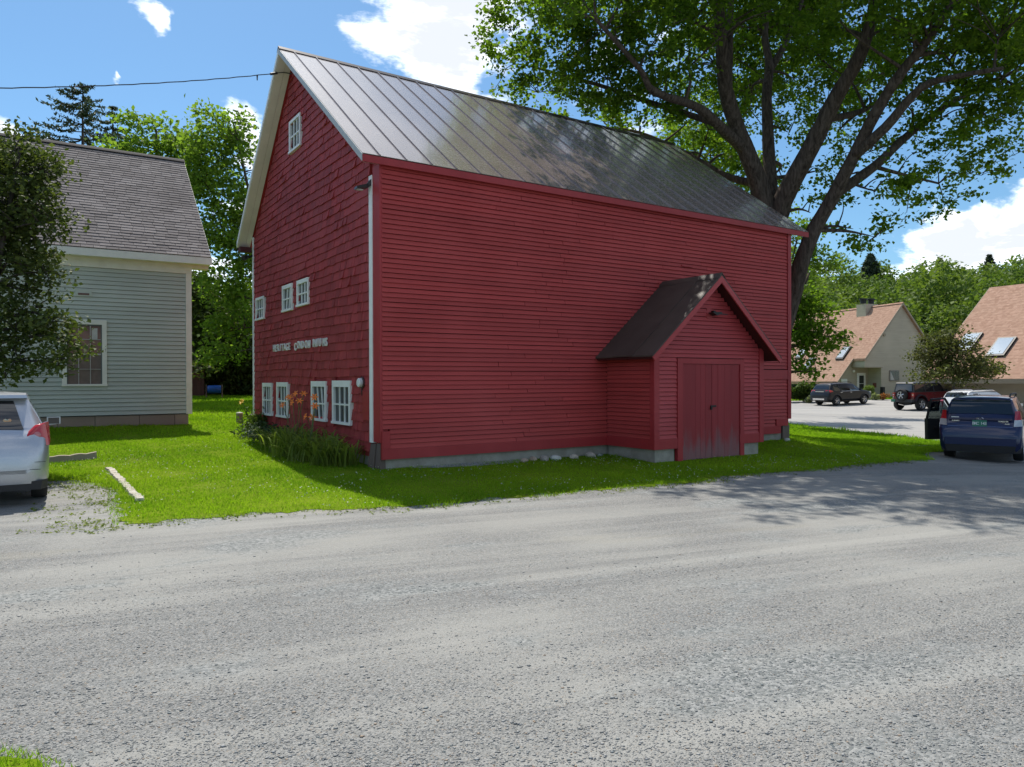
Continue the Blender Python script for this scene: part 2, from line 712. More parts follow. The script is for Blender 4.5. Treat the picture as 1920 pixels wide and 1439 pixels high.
def lawn_mat(t):
    p = t.pos()
    a = t.noise(p, 1.1, 4, 0.6)
    b = t.noise(p, 38, 4, 0.7)
    c = t.mix(t.rng(a, 0.3, 0.7, 0, 1), (0.13, 0.20, 0.012), (0.18, 0.25, 0.016))
    c = t.mix(t.rng(b, 0.4, 0.75, 0, 0.6), c, (0.075, 0.115, 0.012))
    dry = t.noise(p, 0.55, 3)
    c = t.mix(t.rng(dry, 0.58, 0.75, 0, 0.5), c, (0.13, 0.14, 0.045))
    return t.principled(c, 0.9, t.bump(b, 0.6, 0.02), 0, 0.02)


def asphalt_mat(t):
    p = t.pos()
    a = t.noise(t.pos((0.3, 2.0, 1), 0.1), 0.5, 4)
    b = t.noise(p, 40, 4, 0.7)
    c = t.mix(t.rng(a, 0.35, 0.7, 0, 1), (0.30, 0.29, 0.275), (0.40, 0.385, 0.36))
    c = t.mix(t.rng(b, 0.4, 0.7, 0, 0.4), c, (0.2, 0.2, 0.195))
    return t.principled(c, 0.9, t.bump(b, 0.3, 0.01), 0, 0.2)


def earth_mat(t):
    p = t.pos()
    a = t.noise(p, 0.25, 5)
    c = t.mix(a, (0.035, 0.05, 0.015), (0.06, 0.085, 0.022))
    return t.principled(c, 0.95, None, 0, 0.1)


M_GRAVEL = mat('gravel', gravel_mat)
M_LAWN = mat('lawn_soil', lawn_mat)
M_ASPH = mat('worn_asphalt', asphalt_mat)
M_EARTH = mat('earth', earth_mat)


def hill_h(X, Y):
    """ground with the wooded hill behind the houses"""
    base = hts(X, Y)
    d = np.hypot(X, Y)
    az = np.degrees(np.arctan2(X, Y))
    k = np.clip((d - 85) / 110.0, 0, 1)
    k = k * k * (3 - 2 * k)
    side = np.clip((az - 2) / 16.0, 0, 1)
    side = side * side * (3 - 2 * side)
    back = np.clip((60 - np.abs(az)) / 20, 0, 1)
    return base + k * (11.0 * side + 3) * back


# far ground: one sheet to the horizon
gy = np.concatenate([np.arange(-200, -15, 30), np.arange(-15, 80, 2.5), np.arange(80, 260, 6), np.array([300, 400, 600, 900, 1400])])
gx = np.concatenate([-np.array([1400, 900, 600, 400, 300, 240, 200, 170][::1]), np.arange(-150, -40, 10), np.arange(-40, 62, 2.5), np.arange(62, 180, 6), np.array([200, 260, 340, 500, 800, 1400])])
GX, GY = np.meshgrid(gx, gy)
GZ = hill_h(GX, GY) - 0.10
nx, ny = len(gx), len(gy)
idx = np.arange(nx * ny).reshape(ny, nx)
F = np.stack([idx[:-1, :-1], idx[:-1, 1:], idx[1:, 1:], idx[1:, :-1]], -1).reshape(-1, 4)
g = mesh_obj('ground', np_mesh('ground', np.c_[GX.ravel(), GY.ravel(), GZ.ravel()], F, M_EARTH, smooth=True))
tag(g, 'rough green and brown earth reaching to the wooded hill', 'ground', kind='structure')

DRIVE = [(-40, -14), (40, -14), (46, 22), (30, 24), (16, 24), (9, 22), (2, 17), (-4, 15.5), (-14, 17), (-40, 14)]
g = sheet('gravel_drive', DRIVE, M_GRAVEL, 0.0, 0.45, near=0)
tag(g, 'grey gravel drive sweeping across the foreground', 'drive', kind='structure')

LOT = [(14.3, 22.5), (14.75, 26.3), (13.9, 30), (12.9, 34), (11.0, 44), (9.5, 61), (60, 62.5), (60, 18), (24, 20)]
g = sheet('parking_lot', LOT, M_ASPH, 0.006, 1.2, near=36, step=0.4, amp=0.08)
tag(g, 'pale worn parking lot beyond the barn', 'parking lot', kind='structure')

LAWN = [(-4.72, 8.93), (-3.21, 9.62), (-1.47, 9.98), (.31, 10.95), (2.0, 11.9), (3.28, 12.6), (3.7, 13.2), (4.5, 13.65), (5.6, 14.2), (7.11, 15.4), (8.6, 16.5), (9.9, 17.6), (11.2, 20.2),
        (14.5, 22.6), (14.75, 26.4), (13.9, 30), (12.9, 34), (11, 44), (9.5, 61), (-10, 64), (-50, 64), (-50, 15.5), (-16, 15.2), (-11.5, 14.2), (-9.3, 13.6), (-8.0, 12.7), (-6.9, 12.2),
        (-6.1, 11.4), (-5.5, 10.2)]
g = sheet('lawn', LAWN, M_LAWN, 0.006, 0.5, near=23, step=.09, amp=.10)
tag(g, 'mown lawn running around the red barn', 'lawn', kind='structure')
FARLAWN = [(9.5, 61.2), (60, 62.7), (75, 62), (75, 86), (5, 86)]
g = sheet('lawn', FARLAWN, M_LAWN, 0.012, 2.0, near=0)
tag(g, 'strip of lawn in front of the tan houses', 'lawn', kind='structure')
PATCH = [(-3.6, 3.60), (-2.75, 3.50), (-2.25, 3.40), (-2.02, 3.28), (-1.96, 3.05), (-2.6, 2.6), (-3.6, 2.6)]
g = sheet('lawn', PATCH, M_LAWN, 0.012, 0.2, near=9, step=0.05, amp=0.03)
tag(g, 'small tongue of grass at the drive edge, bottom corner', 'lawn', kind='structure')
# ------------------------------------------------------------------ red barn
AX, AY = -2.3548, 13.311
L_DIR = Vector((math.cos(YAW), math.sin(YAW), 0))
G_DIR = Vector((-math.sin(YAW), math.cos(YAW), 0))


def bw(x, y, z=0.0):
    """barn coordinates to world"""
    p = Vector((AX, AY, 0)) + L_DIR * x + G_DIR * y
    return Vector((p.x, p.y, z))


ZB, BL, BW_, WT, RY, RZ = 0.322, 11.757, 8.656, 5.797, 4.893, 9.419
TF, TR = (RZ - WT) / RY, (RZ - WT) / (BW_ - RY)
OGL, OGR, OE, OER = 0.387, 0.667, 0.10, 0.26
EXP = 0.0885

RED = srgb(173, 64, 62)
M_RED = painted_wood('red_clapboard_paint', RED, 0.13, 0.6, (0.5, 0.5, 9), 0, 0.05, 0.0, 0.3)
M_REDT = painted_wood('red_trim_paint', srgb(160, 46, 50), 0.08, 0.55, (5, 5, 0.7), 0, 0.05, 0.0, 0.4)
M_REDC = painted_wood('red_chipped_paint', srgb(174, 62, 64), 0.10, 0.6, (0.5, 0.5, 9), 0, 0.09, 0.9, 0.4)
M_SHIN = painted_wood('red_shingle_stain', srgb(156, 58, 60), 0.26, 0.7, (14, 14, 0.9), 0, 0.08, 0.0, 0.3)
M_DOOR = painted_wood('red_door_paint', srgb(154, 52, 56), 0.07, 0.55, (9, 9, 0.5), 0, 0.10, 0.6, 0.4)


def door_mat(t):
    c0 = srgb(154, 52, 56)
    n1 = t.noise(t.pos((9, 9, .5)), 1.8, 6, .6)
    base = t.mix(t.rng(t.rand(), 0, 1), tuple(x * .85 for x in c0), tuple(x * 1.12 for x in c0))
    base = t.mix(t.rng(n1, .38, .72, 0, .55), base, tuple(x * .68 for x in c0))
    sx = t.n('ShaderNodeSeparateXYZ')
    t.l(t.pos(), sx.inputs[0])
    splash = t.math('SUBTRACT', t.math('MULTIPLY', t.noise(t.pos((5, 5, 1.2)), 1.5, 5), 1.5), sx.outputs[2])
    base = t.mix(t.rng(splash, .0, .7, 0, .75, True), base, (.20, .125, .13))
    ch = t.noise(t.pos((6, 6, 1.6)), 7, 6, .7)
    base = t.mix(t.rng(ch, .70, .74, 0, .8), base, (.36, .29, .27))
    return t.principled(base, .6, t.bump(t.noise(t.pos((30, 30, 2)), 2.0, 4), .3, .004), 0, .3)


M_DOOR = mat('worn_door_paint', door_mat)
M_WHITE = painted_wood('white_trim_paint', (0.84, 0.85, 0.83), 0.05, 0.5, (2, 2, 2), 0, 0.0, 0.25, 0.4)
M_CREAM = painted_wood('cream_soffit_paint', (0.74, 0.71, 0.62), 0.05, 0.55, (2, 2, 2), 0, 0.0, 0.0, 0.3)
M_OLDWOOD = painted_wood('weathered_wood', (0.14, 0.105, 0.09), 0.3, 0.85, (12, 12, 0.8), 0, 0.05)
M_DARK = flat('dark_iron', (0.02, 0.02, 0.02), 0.5, 0.4)
M_WINGLASS = glass('barn_window_glass', (0.02, 0.026, 0.026), 0.06)


def metal_roof(t):
    p = t.pos((1, 1, 1))
    n = t.noise(p, 1.4, 4)
    n2 = t.noise(t.pos((7, 7, 1.0)), 2.5, 4)
    c = t.mix(t.rng(n, 0.3, 0.7, 0, 1), (0.215, 0.165, 0.150), (0.262, 0.208, 0.192))
    c = t.mix(t.rng(t.rand(), 0, 1, 0, 0.25), c, (0.275, 0.222, 0.205))
    r = t.rng(n2, 0.3, 0.7, 0.22, 0.30)
    m = t.principled(c, r, t.bump(t.noise(p, 3.0, 2), 0.03, 0.02), 0.0, 0.75, 0.7)
    t.p.inputs['Coat Roughness'].default_value = 0.10
    return m


def concrete(t):
    p = t.pos()
    n = t.noise(p, 3, 6, 0.65)
    n2 = t.noise(p, 40, 4)
    c = t.mix(t.rng(n, 0.3, 0.7), (0.25, 0.235, 0.20), (0.40, 0.38, 0.335))
    c = t.mix(t.rng(t.noise(p, 1.2, 3), 0.55, 0.72, 0, 0.5), c, (0.17, 0.14, 0.115))
    return t.principled(c, 0.9, t.bump(n2, 0.4, 0.01), 0, 0.2)


M_METAL = mat('brown_metal_roofing', metal_roof)
M_CONC = mat('old_concrete', concrete)

barn = empty('barn', (AX, AY, 0), YAW)
tag(barn, 'large red barn with shingled gable, clapboard long side and brown metal roof', 'barn')

# walls behind the cladding
pent = [(0.0, ZB), (BW_, ZB), (BW_, WT), (RY, RZ - 0.02), (0.0, WT)]
pent_in = [(0.03, ZB), (BW_ - 0.03, ZB), (BW_ - 0.03, WT - 0.1), (RY, RZ - 0.12), (0.03, WT - 0.1)]
gable_wall = MB().prism(pent_in, 'x', 0.03, 0.15).build('gable_wall', M_SHIN, barn)
far_wall = MB().prism(pent_in, 'x', BL - 0.15, BL - 0.01).build('far_gable_wall', M_RED, barn)
M_LAPSHADE = flat('lap_shadow_red', (.045, .010, .011), .9)  # near-black backing paints the shadow line under each clapboard
long_wall = MB().box(0.16, BL - 0.16, 0.03, 0.15, ZB, WT - 0.05).build('long_wall', M_LAPSHADE, barn)
MB().box(0.16, BL - 0.16, BW_ - 0.15, BW_ - 0.03, ZB, WT - 0.05).build('rear_wall', M_RED, barn)

# foundation
f = MB().box(0.10, BL - 0.25, 0.05, 0.30, -0.4, ZB + 0.02)
f.box(0.05, 0.30, 0.35, BW_ - 0.05, -0.4, ZB + 0.02)
f.box(0.31, BL - 0.31, BW_ - 0.3, BW_ - 0.06, -0.4, ZB + 0.02)
f.build('foundation', M_CONC, barn)

# ---- clapboards of the long wall: every board its own piece
cb = MB().add([(0, -.034, 0), (1, -.034, 0), (1, .028, 0), (0, .028, 0), (0, -.010, EXP - .0075), (1, -.010, EXP - .0075), (1, .028, EXP - .0075), (0, .028, EXP - .0075)],
              [(0, 3, 2, 1), (4, 5, 6, 7), (0, 1, 5, 4), (1, 2, 6, 5), (2, 3, 7, 6), (3, 0, 4, 7)])
CB_MESH = cb.mesh('clapboard')
CB_MESH.materials.append(M_RED)
CBC_MESH = CB_MESH.copy()
CBC_MESH.materials.clear()
CBC_MESH.materials.append(M_REDC)
ANX0, ANX1, AND = 5.333, 8.684, 1.460          # entry porch: left wall, right wall, depth


def clap_row(parent, x0, x1, z, me=CB_MESH, loc_y=0.0, pieces=True, rotz=0.0, ox=0.0):
    """boards end to end from x0 to x1"""
    x = x0
    while x < x1 - 0.02:
        ln = min(x1 - x, random.uniform(2.4, 4.6)) if pieces else x1 - x
        if x1 - x - ln < 0.7:
            ln = x1 - x
        o = mesh_obj('clapboard', me, None, parent)
        o.location = (x + random.uniform(0, .004), loc_y + random.uniform(-.002, .002), z + random.uniform(-.003, .003))
        o.scale = (ln - .009, 1, 1)
        o.rotation_euler = (0, 0, 0)
        x += ln


z0 = ZB + 0.185
rows = int((WT - 0.06 - z0) / EXP)
for r in range(rows):
    z = z0 + r * EXP
    # the porch roof hides the middle of the wall
    xa, xb = ANX0 - .02, ANX1 + .02
    if z < 2.45:
        clap_row(long_wall, 0.012 if z > .80 else 0.16, xa, z)
        if not (1.72 < z < 1.99):
            clap_row(long_wall, xb, BL - 0.13 if z > 0.62 else BL - .62, z)
    elif z < 3.75:
        h = (3.95 - z) / .866
        clap_row(long_wall, 0.012, 7.02 - h + .25, z)
        clap_row(long_wall, 7.02 + h - .25, BL - 0.13, z)
    else:
        clap_row(long_wall, 0.012, BL - 0.13, z)
# plain boards of the long wall
t = MB().box(0.0, ANX0 - .015, -.041, .03, ZB - .01, ZB + .182)
t.build('skirt_board', M_REDT, barn)
MB().box(ANX1 + .015, BL - .42, -.041, .03, ZB - .01, ZB + .182).build('skirt_board', M_REDT, barn)
MB().box(0.0, .155, -.043, .03, ZB + .184, ZB + .50).build('patch_board', M_REDT, barn)
MB().box(BL - .60, BL - .13, -.041, .03, ZB + .184, ZB + .36).build('patch_board', M_REDT, barn)
MB().box(ANX1 + .015, BL - .13, -.041, .03, 1.735, 1.985).build('patch_board', M_REDT, barn)
MB().box(BL - .125, BL + .01, -.048, .05, ZB + .36, WT - .05).build('corner_board', M_REDT, barn)
MB().box(BL - .30, BL - .02, -.01, .12, -.05, ZB + .20).build('corner_post', M_OLDWOOD, barn)
MB().box(7.62, 7.98, -.06, -.022, 4.42, 4.45).build('shelf_bracket', M_REDT, barn)

# ---- gable: red and white corner boards, shingles
MB().box(-.030, .03, -.018, .285, .62, WT - .17).build('corner_board', M_REDT, barn)
MB().box(-.045, .03, .287, .435, .60, WT - .30).build('corner_board', M_WHITE, barn)['label'] = 'white corner board'
MB().box(-.040, .03, BW_ - .10, BW_ + .02, .35, WT - .1).build('corner_board', M_WHITE, barn)['label'] = 'white corner board'
sp = MB()
sp.hexa([(-.02, .02, -.05), (.10, .02, -.05), (.10, .20, -.05), (-.05, .22, -.05), (-.01, .03, .60), (.08, .03, .60), (.08, .17, .60), (-.01, .17, .60)])
sp.hexa([(-.07, .24, -.05), (.08, .24, -.05), (.08, .46, -.05), (-.10, .47, -.05), (-.02, .20, .58), (.08, .20, .58), (.08, .43, .58), (-.02, .43, .58)])
sp.build('corner_post', M_OLDWOOD, barn)['label'] = 'splintered brown wooden post under the corner'

WINS = [  # y0, y1, z0, z1, rows, top casing, crooked bars
    (4.40, 5.22, 7.12, 7.88, 2, .07, 0), (7.49, 8.29, 3.37, 3.98, 2, .07, 0), (5.07, 5.84, 3.41, 4.05, 2, .09, 1), (3.87, 4.69, 3.445, 4.05, 2, .09, 0),
    (6.79, 7.65, .835, 1.68, 2, .10, 0), (5.43, 6.35, .835, 1.70, 2, .11, 0), (2.75, 3.70, .87, 1.727, 2, .12, 2), (1.366, 2.37, .86, 1.74, 2, .13, 0)]


def gable_top(y):
    return WT + TF * y if y < RY else RZ - TR * (y - RY)


SH_E = 0.176
sh = MB().add([(-.030, 0, 0), (-.030, 1, 0), (.03, 1, 0), (.03, 0, 0), (-.006, 0, 1), (-.006, 1, 1), (.03, 1, 1), (.03, 0, 1)],
              [(0, 3, 2, 1), (4, 5, 6, 7), (0, 1, 5, 4), (1, 2, 6, 5), (2, 3, 7, 6), (3, 0, 4, 7)])
SH_MESH = sh.mesh('shingle')
SH_MESH.materials.append(M_SHIN)
shingles = []
z = .42
row = 0
while z < RZ - .15:
    y = .437 - random.uniform(0, .1)
    while y < BW_ - .1:
        w = random.choice((.11, .14, .17, .20, .24, .30)) * random.uniform(.85, 1.15)
        a, b = max(y, .437), min(y + w, BW_ - .10)
        y += w
        if b - a < .03:
            continue
        top = min(gable_top(a), gable_top(b)) - .14
        zz = z + random.uniform(-.010, .010) + .02 * math.sin(a * .9 + row * .31)
        hh = min(SH_E + .03, top - zz)
        if hh < .06:
            continue
        cy, cz = (a + b) / 2, zz + SH_E / 2
        skip = False
        for (w0, w1, wz0, wz1, *_r) in WINS:
            if w0 - .0 < cy < w1 + .0 and wz0 < cz < wz1:
                skip = True
        if skip:
            continue
        p = bw(0, cy, cz)
        size = (b - a) * hh / p.y ** 2
        shingles.append((size, a, b, zz, hh))
    z += SH_E
    row += 1
shingles.sort(key=lambda s: -s[0])
rest = MB()
for i, (s, a, b, zz, hh) in enumerate(shingles):
    cur = random.uniform(0, .008) if random.random() > .06 else random.uniform(.015, .035)
    if i < 300:
        o = mesh_obj('shingle', SH_MESH, None, gable_wall)
        o.location = (random.uniform(-.004, .003), a + .002, zz)
        o.scale = (1, b - a - .004, hh)
        o.rotation_euler = (random.uniform(-.012, .012), cur, 0)
    else:
        rest.hexa([(-.030 - cur, a + .002, zz), (.03, a + .002, zz), (.03, b - .002, zz), (-.030 - cur * random.random(), b - .002, zz),
                   (-.006, a + .002, zz + hh), (.03, a + .002, zz + hh), (.03, b - .002, zz + hh), (-.006, b - .002, zz + hh)])


def shingle_mass_mat(t):
    p = t.pos((14, 14, 0.9))
    c = srgb(156, 58, 60)
    at = t.attr('var')
    base = t.mix(at, tuple(x * .72 for x in c), tuple(x * 1.25 for x in c))
    n1 = t.noise(p, 1.6, 6, .6)
    base = t.mix(t.rng(n1, .35, .75, 0, .5), base, tuple(x * .72 for x in c))
    n2 = t.noise(t.pos(), .7, 3)
    base = t.mix(t.rng(n2, .42, .75, 0, .55), base, tuple(min(1, x * 1.15 + .028) for x in c))
    return t.principled(base, .7, t.bump(n1, .2, .004), 0, .3)


o = rest.build_var('shingles', mat('red_shingle_stain_mass', shingle_mass_mat), gable_wall, 8, RNG)
o['kind'] = 'stuff'

# ---- gable windows
for wi, (y0, y1, wz0, wz1, nr, top, crook) in enumerate(WINS):
    fr = .065 if wi < 4 else .085
    m = MB()
    m.box(-.060, .03, y0, y1, wz1 - top, wz1)
    m.box(-.060, .03, y0, y0 + fr, wz0 + .05, wz1 - top)
    m.box(-.060, .03, y1 - fr, y1, wz0 + .05, wz1 - top)
    m.box(-.075, .03, y0 - .025, y1 + .025, wz0, wz0 + .05)
    w = m.build('window', M_WHITE, barn)
    gy0, gy1, gz0, gz1 = y0 + fr, y1 - fr, wz0 + .05, wz1 - top
    MB().box(-.008, .02, gy0, gy1, gz0, gz1).build('pane', M_WINGLASS, w)
    for k in (1, 2):
        c = gy0 + (gy1 - gy0) * k / 3
        sk = {0: 0, 1: .14, 2: .13}[crook]
        hm = (gz0 + gz1) / 2 if crook == 1 else gz0
        MB().hexa([(-.04, c - .014 - (sk if crook == 2 else 0), gz0), (-.012, c - .014 - (sk if crook == 2 else 0), gz0), (-.012, c + .014 - (sk if crook == 2 else 0), gz0), (-.04, c + .014 - (sk if crook == 2 else 0), gz0),
                   (-.04, c - .014 + (0 if crook != 1 else -.10), gz1), (-.012, c - .014 + (0 if crook != 1 else -.10), gz1), (-.012, c + .014 + (0 if crook != 1 else -.10), gz1), (-.04, c + .014 + (0 if crook != 1 else -.10), gz1)]).build('glazing_bar', M_WHITE, w)
    zc_ = (gz0 + gz1) / 2 - (.02 if crook == 2 else 0)
    MB().box(-.044, -.012, gy0 - .002, gy1 + .002, zc_ - .016, zc_ + .016).build('glazing_bar', M_WHITE, w)

# ---- roof
front_len = math.hypot(RY + OE, TF * (RY + OE))
AF = math.atan(TF)
rear_len = math.hypot(BW_ - RY + OER, TR * (BW_ - RY + OER))
AR = math.atan(TR)
eave_z = WT - TF * OE
PW = .522
pm = MB()
pm.box(0, 1, 0, front_len, .0, .012)
SHEET = pm.mesh('roof_panel')
SHEET.materials.append(M_METAL)
rb = MB().box(-.009, .009, -.01, front_len - .06, .0, .034)
RIB = rb.mesh('seam')
RIB.materials.append(M_METAL)
roof = MB()
# deck slabs (front and rear) with thickness
ex0, ex1 = -OGL, BL + OGR
roof.prism([(-OE + .03, eave_z - .02), (RY, RZ + .0), (RY, RZ - .12), (-OE + .03, eave_z - .11)], 'x', ex0 + .02, ex1 - .02)
rz_e = WT - TR * OER
roof.prism([(RY, RZ), (BW_ + OER, rz_e), (BW_ + OER, rz_e - .10), (RY, RZ - .12)], 'x', ex0 + .02, ex1 - .02)
roof_o = roof.build('roof', M_REDT, barn)
x = ex0
k = 0
while x < ex1 - .02:
    w = .335 if k == 0 else PW
    w = min(w, ex1 - x)
    o = mesh_obj('roof_panel', SHEET, None, roof_o, (x + .002, -OE, eave_z + .012 + random.uniform(0, .003)), (AF, 0, 0), (w - .004, 1, 1))
    x += w
    k += 1
    if x < ex1 - .05:
        mesh_obj('seam', RIB, None, roof_o, (x, -OE, eave_z + .014), (AF, 0, 0))
# rear slope covered with the same sheets
rp = MB().box(0, 1, 0, rear_len, 0, .012).mesh('roof_panel')
rp.materials.append(M_METAL)
x = ex0
while x < ex1 - .02:
    w = min(1.044, ex1 - x)
    mesh_obj('roof_panel', rp, None, roof_o, (x + w - .002, BW_ + OER, rz_e + .004), (AR, 0, math.pi), (w - .004, 1, 1))
    x += w
MB().prism([(RY - .10, RZ - .045 + .0), (RY, RZ + .055), (RY + .10, RZ - .055), (RY + .10, RZ - .035), (RY, RZ + .075), (RY - .10, RZ - .02)], 'x', ex0 - .012, ex1 + .012).build('ridge_cap', flat('dark_brown_metal', (0.05, 0.035, 0.032), .4, .4), roof_o)
MB().box(ex0 + .005, ex1 + .02, -OE - .008, -OE + .028, eave_z - .128, eave_z + .000).build('fascia', M_REDT, roof_o)
# rakes: pale metal edge on the front slope, cream barge board on the rear slope
MB().prism([(-OE, eave_z + .016), (RY, RZ + .016), (RY, RZ - .115), (-OE, eave_z - .115)], 'x', ex0 - .012, ex0 + .018).build('rake_board', flat('pale_blue_trim', (.42, .43, .42), .5), roof_o)
MB().prism([(RY, RZ + .016), (BW_ + OER, rz_e + .016), (BW_ + OER, rz_e - .13), (RY, RZ - .115)], 'x', ex0 - .012, ex0 + .018).build('rake_board', M_WHITE, roof_o)
so_ = MB()
for (xa, xb) in ((ex0 + .02, ex0 + .20), (ex0 + .205, -.05)):
    so_ = MB().prism([(RY, RZ - .122), (BW_ + OER - .02, rz_e - .104), (BW_ + OER - .02, rz_e - .119), (RY, RZ - .14)], 'x', xa, xb)
    so_.build('soffit_board', M_CREAM, roof_o)
    MB().prism([(-OE + .03, eave_z - .112), (RY, RZ - .122), (RY, RZ - .14), (-OE + .03, eave_z - .13)], 'x', xa, xb).build('soffit_board', M_CREAM, roof_o)
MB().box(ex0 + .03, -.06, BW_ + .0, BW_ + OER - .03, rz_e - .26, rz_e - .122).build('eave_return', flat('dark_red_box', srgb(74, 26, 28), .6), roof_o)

# ---- entry porch on the long side
porch = MB().prism([(ANX0 + .03, ZB), (ANX1 - .03, ZB), (ANX1 - .03, 2.45), (7.01, 3.84), (ANX0 + .03, 2.45)], 'y', -AND + .03, .028).build('entry_porch', M_LAPSHADE, barn)
porch['label'] = 'gabled red entry porch with double doors'
for (fa, fb) in ((ANX0 + .04, 5.93), (8.09, ANX1 - .06)):
    MB().box(fa, fb, -AND + .03, -.0, -.3, ZB + .02).build("foundation_block", M_CONC, porch)
PZ0 = ZB + .20
nrow = int((2.42 - PZ0) / EXP)
DX0, DX1, DM, DT = 5.964, 8.058, 7.018, 2.187
side_me = cb.mesh('clapboard')
side_me.materials.append(M_RED)
for r in range(int((3.78 - PZ0) / EXP)):
    z = PZ0 + r * EXP
    half = (3.80 - z) / .866
    xl, xr = max(ANX0 + .105, 7.01 - half), min(ANX1 - .105, 7.01 + half)
    if xr - xl < .12:
        continue
    if z < DT - .01:
        clap_row(porch, xl, DX0 - .002, z, CBC_MESH, -AND, False)
        clap_row(porch, DX1 + .002, xr, z, CBC_MESH, -AND, False)
    else:
        clap_row(porch, xl, xr, z, CBC_MESH, -AND, False)
    if z < 2.38:
        o = mesh_obj('clapboard', side_me, None, porch, (ANX0, -.02, z), (0, 0, -math.pi / 2), (AND - .10, 1, 1))
        o = mesh_obj('clapboard', side_me, None, porch, (ANX1, -AND + .08, z), (0, 0, math.pi / 2), (AND - .10, 1, 1))
MB().box(ANX0 - .046, ANX0 + .10, -AND - .046, -AND + .03, ZB - .01, 2.44).build('corner_board', M_REDT, porch)
MB().box(ANX0 - .046, ANX0 + .03, -AND + .032, -AND + .085, ZB - .01, 2.44).build('corner_board', M_REDT, porch)
MB().box(ANX1 - .10, ANX1 + .046, -AND - .046, -AND + .03, ZB - .01, 2.44).build('corner_board', M_REDT, porch)
MB().box(ANX0 + .102, DX0 - .003, -AND - .040, -AND + .02, ZB - .012, PZ0 - .002).build('skirt_board', M_REDT, porch)
MB().box(DX1 + .003, ANX1 - .102, -AND - .040, -AND + .02, ZB - .012, PZ0 - .002).build('skirt_board', M_REDT, porch)
MB().box(ANX0 - .040, ANX0 + .02, -AND + .087, -.03, ZB - .012, PZ0 - .002).build('skirt_board', M_REDT, porch)
# door frame and the two leaves of planks
fm = MB().box(DX0, 6.115, -AND - .044, -AND + .05, .02, DT)
fm.box(7.925, DX1, -AND - .044, -AND + .05, .03, DT)
fm.box(6.117, 7.923, -AND - .044, -AND + .05, 2.075, DT)
fm.build('door_frame', M_REDT, porch)
edges = [[6.122, 6.335, 6.52, 6.66, 6.76, 7.012], [7.024, 7.20, 7.48, 7.66, 7.79, 7.918]]
edges[0] = [6.122, 6.52, 6.66, 6.81, 7.012]
edges[1] = [7.024, 7.21, 7.42, 7.64, 7.918]
for es in edges:
    for a, b in zip(es[:-1], es[1:]):
        MB().box(a + .003, b - .003, -AND - .022 - random.uniform(0, .005), -AND + .01, .05 + random.uniform(0, .01), 2.068).build('door_plank', M_DOOR, porch)
MB().box(6.10, 7.94, -AND - .005, -AND + .028, .03, 2.08).build('door_backing', flat('dark_gap', (.01, .008, .008), .9), porch)
la = MB().box(6.97, 7.14, -AND - .042, -AND - .028, 1.145, 1.185)
la.box(6.96, 7.0, -AND - .06, -AND - .028, 1.09, 1.165)
la.build('latch', M_DARK, porch)
for zz in (.35, 1.75):
    MB().box(6.09, 6.13, -AND - .046, -AND - .03, zz, zz + .16).build('hinge', M_REDT, porch)
    MB().box(7.91, 7.95, -AND - .046, -AND - .03, zz, zz + .16).build('hinge', M_REDT, porch)
# porch roof
PRX, PRZ, PEZ = 7.01, 3.95, 2.20
HW = 2.02
OUT = -AND - .31


def porch_roof_mat(t):
    p = t.pos()
    n = t.noise(p, 2.2, 5)
    c = t.mix(t.rng(n, .3, .7), (.055, .038, .030), (.080, .058, .046))
    return t.principled(c, .55, t.bump(t.noise(p, 30, 3), .1, .01), 0, .4)


M_PROOF = mat('dark_rolled_roofing', porch_roof_mat)
for sgn in (-1, 1):
    for k in range(3):
        ya, yb = OUT + (0.0 - OUT) * k / 3, OUT + (0.0 - OUT) * (k + 1) / 3
        xe, xr_ = PRX + sgn * HW, PRX + (.0)
        up = .012 * (k % 2)
        MB().hexa([(xe, ya - .004 * k, PEZ + up), (xe, yb + .02, PEZ + up), (xe, yb + .02, PEZ + .028 + up), (xe, ya - .004 * k, PEZ + .028 + up),
                   (xr_, ya - .004 * k, PRZ + up), (xr_, yb + .02, PRZ + up), (xr_, yb + .02, PRZ + .028 + up), (xr_, ya - .004 * k, PRZ + .028 + up)]).build('roof_strip', M_PROOF, porch)
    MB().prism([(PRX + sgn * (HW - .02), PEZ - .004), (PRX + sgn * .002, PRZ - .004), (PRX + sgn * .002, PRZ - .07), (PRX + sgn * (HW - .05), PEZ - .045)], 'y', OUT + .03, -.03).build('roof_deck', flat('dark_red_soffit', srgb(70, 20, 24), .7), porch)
    MB().prism([(PRX + sgn * (HW - .0), PEZ - .006), (PRX + sgn * .001, PRZ - .006), (PRX + sgn * .001, PRZ - .150), (PRX + sgn * (HW - .06), PEZ - .085)], 'y', OUT - .004, OUT + .028).build('rake_board', M_REDC, porch)
MB().prism([(PRX - .12, PRZ - .06), (PRX, PRZ + .065), (PRX + .12, PRZ - .06), (PRX, PRZ + .045)], 'y', OUT - .01, .03).build('ridge_cap', M_PROOF, porch)
# small light under the porch gable
lt = MB()
lt.box(7.00, 7.06, -AND - .10, -AND - .02, 3.16, 3.22)
lt.prism([(6.86, 3.17), (7.12, 3.19), (7.16, 3.16), (7.00, 3.11)], 'y', -AND - .20, -AND - .06)
lt.prism([(7.14, 3.17), (7.40, 3.16), (7.40, 3.145), (7.14, 3.14)], 'y', -AND - .14, -AND - .11)
lo = lt.build('porch_light', M_DARK, None)
lo.location, lo.rotation_euler = (AX, AY, 0), (0, 0, YAW)
tag(lo, 'small black light fixture under the peak of the entry porch', 'light')
MB().box(6.86, 7.02, -AND - .026, -AND - .01, 3.05, 3.28).build('patch_board', M_REDC, porch)

